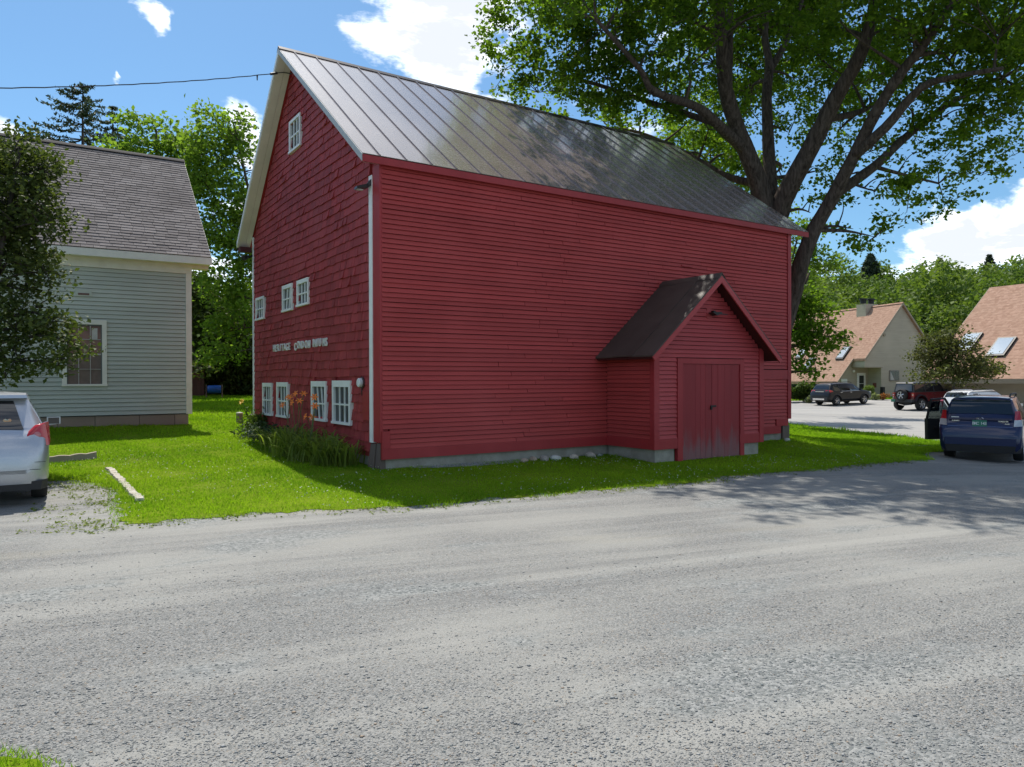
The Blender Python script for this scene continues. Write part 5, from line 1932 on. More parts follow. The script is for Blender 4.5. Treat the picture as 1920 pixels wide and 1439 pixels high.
M_STONE = mat('crushed_stone', stone_mat)
n = 150000
d = 3.0 + 9.0 * rng.uniform(0, 1, n) ** 1.5
X = d * rng.uniform(-.78, .78, n)
Y = d
band = np.sin((Y - .42 * X) * 2.1 + np.sin(X * .7)) + .6 * np.sin((Y + .2 * X) * 5.3 + 1.0) + .8 * np.sin(X * .9 + 2) * np.sin(Y * .8)
near = np.clip((5.6 - Y) / 2.4, -1.2, 1)
keep = (rng.uniform(0, 1, n) < np.clip((9.0 - Y) / 4.5, 0, 1) ** 1.3) & (rng.uniform(-1.4, 1.6, n) < band * .5 + near * .9) & ~in_poly(X, Y, LAWN) & ~in_poly(X, Y, PATCH)
X, Y = X[keep][:90000], Y[keep][:90000]
size = np.clip(rng.lognormal(math.log(.0098), .40, len(X)), .005, .034) * (1 + .35 * np.clip((Y - 5) / 6, 0, 1))
o = stones('gravel', '', X, Y, size, rng, M_STONE)
tag(o, 'loose crushed stone scattered over the drive', 'gravel', kind='stuff')
# pebble strip along the barn foundation and by the little post
tX = rng.uniform(.6, 3.2, 2600)
tY = -rng.uniform(.05, .42, 2600) * (.4 + .6 * np.sin(np.clip((tX - .5) / 2.8, 0, 1) * np.pi))
pw = np.array([bw(a, b)[:2] for a, b in zip(tX, tY)])
px2 = np.array([bw(a, b)[:2] for a, b in zip(rng.uniform(5.9, 8.1, 900), -AND - rng.uniform(.85, 1.5, 900))])
lw = np.array([(-9.6 + a, 26.0 + b) for a, b in zip(rng.normal(0, .6, 300), rng.normal(0, .35, 300))])
allp = np.concatenate([pw, lw])
o = stones('pebble_strip', '', allp[:, 0], allp[:, 1], np.clip(rng.lognormal(math.log(.03), .4, len(allp)), .012, .07), rng, M_STONE)
o.location.z = .015
tag(o, 'strip of loose pebbles along the barn foundation', 'pebbles', kind='stuff')
# ------------------------------------------------------------------ cars
M_TYRE = flat('tyre_rubber', (.018, .018, .019), .85)
M_RIM = flat('alloy_rim', (.55, .55, .56), .3, .8)
M_PLASTIC = flat('black_plastic', (.022, .022, .024), .65)
M_CGLASS = mat('car_glass', lambda t: t.principled((.012, .014, .017), .03, None, 0, .9))
M_REDLAMP = mat('red_lamp_lens', lambda t: t.principled((.45, .012, .016), .12, None, 0, .7, .6))
M_CLEARLAMP = mat('clear_lamp_lens', lambda t: t.principled((.55, .55, .55), .12, None, .2, .7, .5))
M_CHROME = flat('chrome', (.7, .7, .72), .15, 1.0)
M_PLATE = flat('green_plate', (.03, .20, .13), .5)
M_PWHITE = flat('plate_white', (.75, .78, .76), .5)


def evaluated(o):
    dg = bpy.context.evaluated_depsgraph_get()
    me = bpy.data.meshes.new_from_object(o.evaluated_get(dg))
    return me


class Car:
    def __init__(self, name, label, st, paint, wheel_x, wr, tw=.22, track=None):
        self.st = st
        self.paint = paint
        self.root = empty(name, (0, 0, 0))
        tag(self.root, label, 'car')
        self.xs = [s[0] for s in st]
        m = MB()
        ring = []
        for (x, zl, zb, zt, wl, wb, wt) in st:
            half = [(0, zl), (wl * .90, zl), (wl, zl + .10), (max(wl, wb) + .008, zl + (zb - zl) * .55), (wb + .004, zb - .05), (wb - .012, zb), (wb + (wt - wb) * .55, zb + (zt - .05 - zb) * .55), (wt, zt - .05), (wt - .07, zt - .008), (wt * .5, zt + .012), (0, zt + .016)]
            r = [(x, y, z) for y, z in half] + [(x, -y, z) for y, z in reversed(half[1:-1])]
            ring.append(r)
        n = len(ring[0])
        vs = [p for r in ring for p in r]
        fs = []
        for i in range(len(ring) - 1):
            for k in range(n):
                fs.append((i * n + k, i * n + (k + 1) % n, (i + 1) * n + (k + 1) % n, (i + 1) * n + k))
        fs.append(tuple(range(n)))
        fs.append(tuple(reversed(range((len(ring) - 1) * n, len(ring) * n))))
        m.add(vs, fs)
        body = m.build('body', paint, None, True, 32)
        W = max(s[4] for s in st)
        cut = MB()
        for wx in wheel_x:
            for sg in (1, -1):
                cut.lathe([(0, 0), (wr * 1.16, 0), (wr * 1.16, .6), (0, .6)], 28, 'y', (wx, (W - .30) if sg > 0 else -(W - .30) - .6, wr))
        co = cut.build('cutter', M_PLASTIC)
        bo = body.modifiers.new('b', 'BOOLEAN')
        bo.operation = 'DIFFERENCE'
        bo.object = co
        bo.solver = 'EXACT'
        me = evaluated(body)
        bpy.data.objects.remove(body)
        bpy.data.objects.remove(co)
        me.materials.clear()
        me.materials.append(paint)
        me.polygons.foreach_set('use_smooth', [True] * len(me.polygons))
        me.set_sharp_from_angle(angle=math.radians(32))
        self.body = mesh_obj('body', me, None, self.root)
        self.W = W
        MB().box(wheel_x[1] - .3, wheel_x[0] + .3, -W + .30, W - .30, .24, .42).build('underbody', M_PLASTIC, self.root)
        for wx in wheel_x:
            for sg in (1, -1):
                self.wheel((wx, sg * (W - tw * .5 - .01), wr), wr, tw, sg)

    def wheel(self, c, r, w, sg, name='wheel'):
        e = empty(name, c)
        e.parent = self.root
        h = w / 2
        MB().lathe([(r * .62, -h), (r * .93, -h), (r, -h * .6), (r, h * .6), (r * .93, h), (r * .62, h)], 28, 'y').build('tyre', M_TYRE, e, True, 40)
        m = MB()
        y = sg * h * .75
        m.lathe([(r * .66, sg * h * .95), (r * .60, y), (r * .56, y * .6), (r * .60, y * .5), (r * .66, sg * h * .5)], 28, 'y')
        m.lathe([(0, y * 1.05), (r * .14, y * 1.05), (r * .16, y * .7), (0, y * .7)], 12, 'y')
        for k in range(5):
            a = 2 * math.pi * k / 5 + .3
            for da in (-.10, .10):
                p0 = (math.cos(a) * r * .10, y * .9, math.sin(a) * r * .10)
                p1 = (math.cos(a + da) * r * .60, y * .85, math.sin(a + da) * r * .60)
                m.tube([p0, p1], [r * .055, r * .065], 6)
        m.build('rim', M_RIM, e, True, 40)
        MB().lathe([(0, y * .3), (r * .62, y * .3), (r * .62, y * .2), (0, y * .2)], 20, 'y').build('brake_disc', M_PLASTIC, e)
        return e

    def at(self, x):
        xs = self.xs
        for a, b in zip(self.st[:-1], self.st[1:]):
            if a[0] <= x <= b[0]:
                t = (x - a[0]) / max(b[0] - a[0], 1e-9)
                return [p + (q - p) * t for p, q in zip(a, b)]
        return self.st[0] if x < xs[0] else self.st[-1]

    def side(self, x, f, sg, off):
        s = self.at(x)
        zb, zt, wb, wt = s[2], s[3], s[5], s[6]
        return (x, sg * (wb - .012 + (wt - wb) * f + off), zb + (zt - .05 - zb) * f + off * .35)

    def side_window(self, corners, sg, name='side_window', m=None):
        n = len(corners)
        mid = 2
        vs = [self.side(x, f, sg, .010) for x, f in corners] + [self.side(x, f, sg, -.03) for x, f in corners]
        fs = [tuple(range(n)), tuple(reversed(range(n, 2 * n)))] + [((i + 1) % n, i, i + n, (i + 1) % n + n) for i in range(n)]
        return MB().add(vs, fs).build(name, m or M_CGLASS, self.root)

    def end_window(self, xa, xb, ka, kb, name, m=None, lift=.012):
        """glass lying on the sloping end between stations xa (low) and xb (high)"""
        rows = []
        N = 5
        for j in range(N + 1):
            x = xa + (xb - xa) * j / N
            s = self.at(x)
            w = (s[6] - .05) * (ka + (kb - ka) * j / N)
            d = Vector((xb - xa, 0, self.at(xb)[3] - self.at(xa)[3])).normalized()
            nx, nz = -d.z, d.x
            if nz < 0:
                nx, nz = -nx, -nz
            if xb < xa:
                nx = abs(nx)
            else:
                nx = -abs(nx)
            rows.append([(x + nx * lift, w * t, s[3] + .014 * (1 - abs(t)) + abs(nz) * lift) for t in (-1, -.5, 0, .5, 1)])
        vs = [p for r in rows for p in r]
        fs = [(j * 5 + k, j * 5 + k + 1, j * 5 + k + 6, j * 5 + k + 5) for j in range(N) for k in range(4)]
        return MB().add(vs, fs).build(name, m or M_CGLASS, self.root, True)

    def box(self, name, m, x0, x1, y0, y1, z0, z1, parent=None, bev=0):
        return MB().box(x0, x1, y0, y1, z0, z1).build(name, m, parent or self.root)

    def hexa(self, name, m, p, parent=None):
        return MB().hexa(p).build(name, m, parent or self.root)

    def mirror(self, x, z, m=None, y=None):
        for sg in (1, -1):
            yy = (y or self.W)
            q = MB().hexa([(x - .06, sg * (yy + .04), z), (x + .08, sg * (yy + .05), z + .01), (x + .05, sg * (yy + .22), z + .02), (x - .06, sg * (yy + .24), z + .02),
                           (x - .06, sg * (yy + .04), z + .14), (x + .04, sg * (yy + .05), z + .13), (x + .02, sg * (yy + .21), z + .13), (x - .06, sg * (yy + .24), z + .14)])
            q.tube([(x + .02, sg * (yy - .06), z + .0), (x + .01, sg * (yy + .06), z + .05)], .022, 6)
            mo = q.build('mirror', m or self.paint, self.root)
            MB().box(x - .066, x - .061, min(sg * (yy + .06), sg * (yy + .22)), max(sg * (yy + .06), sg * (yy + .22)), z + .02, z + .125).build('mirror_glass', mat('mirror_glass', lambda t: t.principled((.03, .032, .035), .05, None, 0, .8)), mo)

    def seam(self, pts, r=.006, m=None):
        return MB().tube(pts, r, 4).build('panel_gap', m or M_PLASTIC, self.root)

    def plate(self, x, y, z, w, h, txt, rot=0.0):
        p = MB().box(x - .012, x, y - w / 2, y + w / 2, z - h / 2, z + h / 2).build('licence_plate', M_PLATE, self.root)
        for i, ch in enumerate(txt):
            if ch == ' ':
                continue
            me = text_mesh(ch, h * .62, .001, .002)
            me.materials.clear()
            me.materials.append(M_PWHITE)
            mesh_obj('plate_character', me, None, p, (x - .015, y + w * (.42 - .84 * i / (len(txt) - 1)), z - h * .22), (math.pi / 2, 0, -math.pi / 2))
        return p

    def badge(self, name, txt, x, y, z, size):
        me = text_mesh(txt, size, .002, .001)
        me.materials.clear()
        me.materials.append(M_CHROME)
        return mesh_obj(name, me, None, self.root, (x, y, z), (math.pi / 2, 0, -math.pi / 2))

    def place(self, x, y, phi, rear):
        """rear bumper centre at world x, y; heading phi clockwise from +y"""
        a = math.radians(phi)
        hx, hy = math.sin(a), math.cos(a)
        cx, cy = x + hx * rear, y + hy * rear
        # sit on the ground: tilt with the slope under the wheels
        zf, zr = ht(cx + hx * 1.3, cy + hy * 1.3), ht(cx - hx * 1.3, cy - hy * 1.3)
        self.root.location = (cx, cy, (zf + zr) / 2 + .012)
        self.root.rotation_euler = (0, -math.atan2(zf - zr, 2.6), math.pi / 2 - a)


# ---- silver hatchback at the left edge
P_SILVER = car_paint('silver_paint', (.47, .49, .53), .6)
c = Car('silver_hatchback', 'silver hatchback parked at the left edge, seen from behind', [
    (-2.16, .40, .50, .60, .58, .58, .54), (-2.13, .30, .66, .74, .71, .71, .66), (-2.07, .26, .78, .90, .775, .78, .72), (-2.00, .25, .92, 1.00, .81, .815, .75), (-1.93, .25, .97, 1.06, .832, .835, .73),
    (-1.78, .25, .98, 1.34, .845, .845, .66), (-1.68, .25, .98, 1.49, .845, .845, .61), (-1.45, .25, .98, 1.52, .845, .845, .60), (-.4, .25, .96, 1.535, .845, .845, .61), (.35, .25, .94, 1.48, .845, .845, .60),
    (.85, .25, .92, 1.26, .845, .84, .62), (1.30, .25, .90, 1.00, .84, .835, .72), (1.75, .25, .80, .88, .83, .81, .66), (2.02, .27, .66, .74, .78, .76, .60), (2.14, .36, .54, .58, .64, .62, .54)], P_SILVER, (1.30, -1.30), .305, .20)
c.end_window(-1.955, -1.72, .80, .74, 'rear_window')
c.end_window(1.27, .42, .86, .84, 'windscreen')
for sg in (1, -1):
    c.side_window([(-1.25, .08), (-.42, .06), (-.42, .92), (-1.28, .90)], sg)
    c.side_window([(-.34, .06), (.80, .10), (.42, .90), (-.34, .92)], sg)
    c.side_window([(-1.62, .16), (-1.33, .10), (-1.35, .86), (-1.50, .80)], sg)
    # leaf-shaped tail lamp wrapping the corner
    tl = MB().hexa([(-2.075, sg * .46, .80), (-2.015, sg * .850, .82), (-1.90, sg * .862, .88), (-2.03, sg * .46, .86),
                    (-2.005, sg * .68, 1.06), (-1.965, sg * .80, 1.13), (-1.86, sg * .845, 1.14), (-1.95, sg * .68, 1.10)]).build('tail_light', M_REDLAMP, c.root, True, 60)
    for (yy, zz, rr) in ((.70, .955, .058), (.58, .87, .052)):
        MB().lathe([(0, 0), (rr * .8, .004), (rr, .02), (rr, .06), (0, .06)], 16, 'x', (-2.048 + (.03 if zz > .9 else .0), sg * yy, zz)).build('lamp_bulb', mat('pink_lamp', lambda t: t.principled((.5, .16, .17), .15, None, 0, .6, .5)), tl, True)
    c.seam([(-2.09, sg * .02, .62), (-2.105, sg * .34, .66), (-2.085, sg * .44, .78)], .005)
    MB().tube([(.30, sg * .862, .86), (.14, sg * .865, .87)], .018, 6).build('door_handle', P_SILVER, c.root)
    MB().tube([(-.62, sg * .866, .87), (-.80, sg * .866, .88)], .018, 6).build('door_handle', P_SILVER, c.root)
    c.box('headlight', M_CLEARLAMP, 1.88, 2.03, min(sg * .45, sg * .76), max(sg * .45, sg * .76), .66, .76)
c.mirror(.72, .95, P_SILVER)
c.hexa('bumper', M_PLASTIC, [(-2.125, -.74, .22), (-2.125, .74, .22), (-1.95, .82, .22), (-1.95, -.82, .22), (-2.135, -.76, .34), (-2.135, .76, .34), (-1.95, .83, .34), (-1.95, -.83, .34)])
c.seam([(-2.150, -.74, .50), (-2.150, .74, .50)], .004)
c.seam([(-2.135, -.80, .60), (-2.135, .80, .60)], .004)
c.hexa('spoiler', P_SILVER, [(-1.80, -.60, 1.475), (-1.80, .60, 1.475), (-1.50, .60, 1.52), (-1.50, -.60, 1.52), (-1.79, -.58, 1.52), (-1.79, .58, 1.52), (-1.50, .58, 1.545), (-1.50, -.58, 1.545)])
hm = []
for k in range(20):
    a = 2 * math.pi * k / 20
    hm.append((.0042 * 16 * math.sin(a) ** 3 * .75, .0042 * (13 * math.cos(a) - 5 * math.cos(2 * a) - 2 * math.cos(3 * a) - math.cos(4 * a)) * .75))
s_ = MB().prism(hm, 'x', -.004, .004).build('heart_sticker', mat('pastel_sticker', lambda t: t.principled(t.mix(t.rng(t.noise(t.pos(), 22, 1), .35, .65), (.75, .42, .25), (.35, .62, .60)), .5)), c.root)
s_.location = (-1.895, -.36, 1.16)
s_.rotation_euler = (0, math.radians(-32), 0)
c.plate(-2.085, 0, .84, .31, .155, '')
MB().tube([(-1.8, .45, .25), (-2.13, .45, .24)], .028, 8).build('exhaust_pipe', M_CHROME, c.root)
c.place(-7.13, 9.80, -33.6, 2.14)

# ---- navy wagon with its near-side door open
P_NAVY = car_paint('navy_paint', (.010, .018, .072), .3)
WAG = [(-2.28, .42, .52, .62, .76, .78, .74), (-2.265, .32, .66, .74, .82, .84, .80), (-2.22, .28, .86, .94, .86, .88, .83), (-2.17, .28, .96, 1.06, .87, .885, .82), (-2.10, .28, .99, 1.16, .87, .885, .785),
       (-1.94, .28, 1.0, 1.48, .88, .885, .70), (-1.84, .28, 1.0, 1.60, .88, .885, .66), (-1.55, .28, 1.0, 1.635, .88, .885, .65), (-.4, .28, .98, 1.655, .88, .885, .66), (.30, .28, .97, 1.62, .88, .885, .64),
       (.80, .28, .96, 1.36, .88, .88, .66), (1.22, .28, .95, 1.04, .875, .87, .76), (1.75, .28, .88, .96, .86, .85, .72), (2.08, .30, .74, .84, .82, .80, .68), (2.26, .40, .60, .66, .70, .68, .60)]
c = Car('navy_wagon', 'navy blue wagon parked on the drive with a front door open, seen from behind', WAG, P_NAVY, (1.30, -1.31), .335, .22)
c.end_window(-2.085, -1.885, .97, .98, 'rear_window')
c.end_window(1.18, .38, .88, .86, 'windscreen')
for sg in (1, -1):
    c.side_window([(-1.70, .10), (-1.02, .06), (-1.02, .92), (-1.62, .88)], sg)
    c.side_window([(-.94, .06), (-.12, .06), (-.12, .93), (-.94, .93)], sg)
    if sg < 0:
        c.side_window([(-.04, .06), (.78, .08), (.36, .92), (-.04, .93)], sg)
    tl = MB().hexa([(-2.245, sg * .72, .90), (-2.20, sg * .885, .92), (-1.98, sg * .896, .98), (-2.16, sg * .72, .92), (-2.155, sg * .74, 1.28), (-2.10, sg * .825, 1.29), (-1.95, sg * .842, 1.26), (-2.06, sg * .74, 1.28)]).build('tail_light', M_REDLAMP, c.root)
    MB().hexa([(-2.252, sg * .715, .895), (-2.205, sg * .89, .915), (-2.05, sg * .90, .96), (-2.17, sg * .715, .91), (-2.215, sg * .725, 1.06), (-2.165, sg * .868, 1.07), (-2.03, sg * .885, 1.08), (-2.11, sg * .725, 1.06)]).build('reversing_lamp', M_CLEARLAMP, tl)
    c.box('reflector', M_REDLAMP, -2.292, -2.26, min(sg * .52, sg * .74), max(sg * .52, sg * .74), .50, .535)
    MB().tube([(-1.75, sg * .60, 1.64), (-1.6, sg * .61, 1.70), (-.2, sg * .62, 1.72), (.15, sg * .60, 1.66)], .022, 8).build('roof_rail', M_PLASTIC, c.root)
    MB().tube([(-1.95, sg * .50, .33), (-2.27, sg * .50, .33)], .035, 10).build('exhaust_pipe', M_CHROME, c.root)
    c.box('headlight', M_CLEARLAMP, 1.95, 2.10, min(sg * .48, sg * .78), max(sg * .48, sg * .78), .72, .84)
for sg in (-1,):
    MB().tube([(.12, sg * .895, .88), (-.06, sg * .897, .89)], .018, 6).build('door_handle', P_NAVY, c.root)
    MB().tube([(-.78, sg * .897, .89), (-.96, sg * .897, .90)], .018, 6).build('door_handle', P_NAVY, c.root)
    c.seam([(-.98, sg * .893, .34), (-.98, sg * .893, .98)], .005)
    c.seam([(-.08, sg * .893, .34), (-.08, sg * .893, .97)], .005)
    c.seam([(1.0, sg * .89, .34), (.95, sg * .89, .95)], .005)
c.mirror(.72, .98, M_PLASTIC, .89)
c.hexa('bumper', P_NAVY, [(-2.30, -.76, .42), (-2.30, .76, .42), (-2.05, .895, .42), (-2.05, -.895, .42), (-2.30, -.76, .60), (-2.30, .76, .60), (-2.05, .895, .62), (-2.05, -.895, .62)])
c.hexa('bumper_valance', M_PLASTIC, [(-2.26, -.72, .24), (-2.26, .72, .24), (-2.05, .85, .24), (-2.05, -.85, .24), (-2.295, -.75, .418), (-2.295, .75, .418), (-2.05, .89, .418), (-2.05, -.89, .418)])
c.seam([(-2.262, -.78, .66), (-2.275, -.70, .63), (-2.275, .70, .63), (-2.262, .78, .66)], .005)
c.seam([(-2.238, -.70, .885), (-2.238, .70, .885)], .007, flat('navy_highlight', (.10, .16, .36), .25))  # brighter blue line painted as a highlight across the tailgate
c.box('tailgate_garnish', P_NAVY, -2.225, -2.12, -.68, .68, 1.045, 1.10)
c.plate(-2.235, 0, .965, .31, .155, 'BKC 143')
c.badge('badge', 'SUBARU', -2.232, .52, 1.005, .045)
c.badge('badge', 'FORESTER', -2.232, -.50, 1.005, .045)
c.badge('badge', 'AWD', -2.238, -.58, .945, .04)
em = MB().lathe([(.058, -.006), (.07, 0), (.058, .006), (.05, 0), (.058, -.006)], 24, 'x', (-2.228, 0, 1.075))
em.v = [(x, y * 1.25, (z - 1.075) * .62 + 1.075) for x, y, z in em.v]
em = em.build('emblem', M_CHROME, c.root, True)
for (yy, zz, rr) in ((.035, 1.085, .014), (.0, 1.072, .008), (-.02, 1.082, .008), (-.035, 1.07, .008), (-.01, 1.06, .008), (.02, 1.064, .008)):
    MB().lathe([(0, -.004), (rr, 0), (0, .004)], 5, 'x', (-2.232, yy, zz)).build('star', M_CHROME, em)
sc_ = MB().box(-2.215, -2.205, .45, .62, 1.10, 1.125).build('sticker', M_PWHITE, c.root)
wp = MB().tube([(-2.10, -.02, 1.17), (-2.06, -.36, 1.20)], .012, 6).build('wiper', M_PLASTIC, c.root)
dg_ = MB().lathe([(0, -.02), (.10, 0), (.12, .06), (.08, .13), (0, .15)], 12, 'z', (-1.75, .10, 1.02)).build('luggage', flat('grey_cloth', (.35, .36, .38), .9), c.root)
# open front door, hinged at its front edge
dr = empty('door', (.98, .885, 0))
dr.parent = c.root
dr.rotation_euler = (0, 0, math.radians(-42))
MB().hexa([(-1.04, -.09, .36), (0, -.09, .36), (0, .0, .36), (-1.04, .0, .36), (-1.06, -.10, .96), (0, -.10, .95), (0, -.0, .95), (-1.06, 0, .96)]).build('door_panel', M_PLASTIC, dr)
MB().hexa([(-1.045, .002, .36), (0, .002, .36), (0, .012, .36), (-1.045, .012, .36), (-1.065, .002, .965), (0, .002, .955), (0, .008, .955), (-1.065, .008, .965)]).build('door_skin', P_NAVY, dr)
MB().tube([(-1.04, -.05, .95), (-1.02, -.20, 1.52), (-.60, -.22, 1.55), (-.05, -.06, .97)], .036, 6).build('window_frame', M_PLASTIC, dr)
def door_glass(t):
    tr = t.n('ShaderNodeBsdfTransparent')
    tr.inputs[0].default_value = (.32, .36, .36, 1)
    gl = t.n('ShaderNodeBsdfGlossy')
    gl.inputs['Roughness'].default_value = .03
    mx = t.n('ShaderNodeMixShader')
    mx.inputs[0].default_value = .14
    t.l(tr.outputs[0], mx.inputs[1])
    t.l(gl.outputs[0], mx.inputs[2])
    t.l(mx.outputs[0], t.out.inputs['Surface'])
    return t.m


MB().prism([(-1.02, .97), (-1.0, 1.50), (-.60, 1.53), (-.08, .98)], 'y', -.014, -.008).build('door_window', mat('tinted_door_glass', door_glass), dr, rot=(math.radians(14), 0, 0), loc=(0, .20, .0))
MB().box(-.85, -.30, -.135, -.10, .66, .72).build('armrest', M_PLASTIC, dr)
c.place(11.72, 18.55, 38.0, 2.28)

# ---- black SUV across the lot
P_BLACK = car_paint('black_paint', (.006, .007, .012), .1, .22)
SUV = [(-2.32, .50, .60, .70, .78, .80, .76), (-2.30, .38, .74, .84, .86, .88, .84), (-2.22, .36, .96, 1.06, .90, .915, .85), (-2.10, .36, 1.06, 1.20, .915, .92, .82), (-1.92, .36, 1.08, 1.52, .92, .92, .74), (-1.82, .36, 1.08, 1.63, .92, .92, .70),
       (-1.4, .36, 1.07, 1.67, .92, .92, .69), (-.3, .36, 1.05, 1.68, .92, .92, .69), (.45, .36, 1.04, 1.62, .92, .92, .68), (.95, .36, 1.03, 1.34, .92, .915, .70), (1.32, .36, 1.03, 1.12, .915, .91, .80), (1.85, .36, .98, 1.05, .91, .90, .78), (2.18, .38, .86, .95, .86, .85, .74), (2.33, .46, .66, .74, .76, .74, .66)]
c = Car('black_suv', 'black SUV with silver bumper guard parked across the lot before the tan house', SUV, P_BLACK, (1.43, -1.43), .365, .23)
c.end_window(-2.08, -1.87, .95, .95, 'rear_window')
c.end_window(1.28, .52, .88, .86, 'windscreen')
for sg in (1, -1):
    c.side_window([(-1.72, .12), (-1.12, .06), (-1.12, .92), (-1.66, .88)], sg)
    c.side_window([(-.96, .06), (-.08, .06), (-.08, .93), (-1.0, .93)], sg)
    c.side_window([(.0, .06), (.92, .10), (.48, .90), (.0, .93)], sg, m=mat('lit_car_glass', lambda t: t.principled((.16, .22, .23), .06, None, .3, .8)))  # paler copy of the car glass, brightness put into its colour
    tl = MB().hexa([(-2.24, sg * .50, 1.00), (-2.16, sg * .925, 1.02), (-1.86, sg * .93, 1.05), (-2.10, sg * .50, 1.02), (-2.16, sg * .52, 1.18), (-2.08, sg * .885, 1.19), (-1.88, sg * .91, 1.15), (-2.02, sg * .52, 1.18)]).build('tail_light', M_REDLAMP, c.root)
    MB().tube([(-1.7, sg * .62, 1.67), (-1.5, sg * .63, 1.735), (.1, sg * .64, 1.745), (.4, sg * .62, 1.67)], .022, 6).build('roof_rail', M_PLASTIC, c.root)
    for wx in (1.43, -1.43):
        pts = [(wx + math.cos(a) * .44, sg * .928, .365 + math.sin(a) * .44) for a in np.linspace(.0, math.pi, 12)]
        MB().tube(pts, .03, 6).build('wheel_arch', P_BLACK, c.root)
    MB().tube([(-1.0, sg * .925, 1.07), (.9, sg * .925, 1.05)], .012, 6).build('chrome_strip', M_CHROME, c.root)
    MB().tube([(-.90, sg * .925, .97), (-1.10, sg * .925, .98)], .02, 6).build('door_handle', M_CHROME, c.root)
    MB().tube([(.10, sg * .925, .96), (-.10, sg * .925, .97)], .02, 6).build('door_handle', M_CHROME, c.root)
    c.seam([(-.98, sg * .924, .42), (-.98, sg * .924, 1.05)], .006)
    c.seam([(-.04, sg * .924, .42), (-.04, sg * .924, 1.04)], .006)
    c.box('headlight', M_CLEARLAMP, 2.05, 2.22, min(sg * .50, sg * .84), max(sg * .50, sg * .84), .80, .96)
c.mirror(.86, 1.06, P_BLACK, .92)
c.hexa('bumper', M_PLASTIC, [(-2.36, -.80, .42), (-2.36, .80, .42), (-2.0, .93, .42), (-2.0, -.93, .42), (-2.34, -.80, .66), (-2.34, .80, .66), (-2.0, .93, .68), (-2.0, -.93, .68)])
c.box('bumper_guard', M_CHROME, -2.385, -2.355, -.55, .55, .44, .56)
c.box('garnish', M_CHROME, -2.245, -2.20, -.40, .40, 1.04, 1.09)
c.plate(-2.24, 0, .90, .31, .155, '')
c.place(23.35, 56.2, 66.0, 2.3)

# ---- small white car
P_RED = car_paint('white_body_paint', (.62, .63, .65), 0)
MINI = [(-2.0, .42, .52, .62, .74, .76, .72), (-1.98, .32, .70, .80, .82, .84, .80), (-1.90, .28, .96, 1.06, .86, .87, .82), (-1.82, .28, .99, 1.20, .87, .875, .78), (-1.68, .28, 1.0, 1.46, .875, .875, .72), (-1.56, .28, 1.0, 1.53, .875, .875, .70),
        (-.4, .28, .99, 1.56, .875, .875, .70), (.30, .28, .98, 1.53, .875, .875, .68), (.72, .28, .97, 1.28, .875, .87, .72), (1.02, .28, .97, 1.05, .87, .865, .78), (1.6, .28, .92, .99, .86, .85, .74), (1.9, .30, .74, .86, .80, .78, .68), (2.02, .40, .60, .66, .70, .68, .60)]
c = Car('white_hatchback', 'white hatchback with tall red tail lights mostly hidden behind the navy wagon', MINI, P_RED, (1.28, -1.28), .33, .21)
c.end_window(-1.80, -1.62, .95, .95, 'rear_window')
c.end_window(1.0, .36, .9, .9, 'windscreen')
M_CWHITE = car_paint('white_paint', (.80, .80, .80), 0)
rw = []
for x in (-1.66, -1.50, -.9, -.4, .1, .34):
    s = c.at(x)
    rw.append([(x, s[6] * t * .98, s[3] + .03 - .03 * abs(t) ** 3) for t in (-1, -.5, 0, .5, 1)])
vs = [p for r in rw for p in r]
MB().add(vs, [(j * 5 + k, j * 5 + k + 1, j * 5 + k + 6, j * 5 + k + 5) for j in range(5) for k in range(4)]).build('roof_panel', M_CWHITE, c.root, True)
for sg in (1, -1):
    c.side_window([(-1.52, .10), (-1.05, .06), (-1.05, .92), (-1.45, .90)], sg)
    c.side_window([(-.98, .06), (-.22, .06), (-.22, .93), (-.98, .93)], sg)
    c.side_window([(-.14, .06), (.68, .10), (.32, .90), (-.14, .93)], sg)
    MB().tube([(-1.4, sg * .64, 1.55), (-1.2, sg * .65, 1.60), (.0, sg * .65, 1.61), (.2, sg * .64, 1.55)], .018, 6).build('roof_rail', M_CHROME, c.root)
    tl = c.hexa('tail_light', M_REDLAMP, [(-2.01, sg * .62, .72), (-1.95, sg * .885, .74), (-1.78, sg * .895, .80), (-1.95, sg * .62, .74), (-1.90, sg * .66, 1.20), (-1.85, sg * .84, 1.22), (-1.70, sg * .86, 1.18), (-1.80, sg * .66, 1.20)])
    c.box('headlight', M_CLEARLAMP, 1.78, 1.92, min(sg * .50, sg * .80), max(sg * .50, sg * .80), .74, .88)
c.mirror(.64, 1.0, P_RED, .875)
c.place(23.45, 39.4, 74.0, 2.0)

# ---- maroon four-door off-roader with a spare wheel on its tail
P_MAROON = car_paint('maroon_paint', (.15, .010, .016), .25)
jr = empty('maroon_offroader', (0, 0, 0))
tag(jr, 'maroon off-roader with a spare wheel on its tail, parked beside the black SUV', 'car')


class J:
    pass


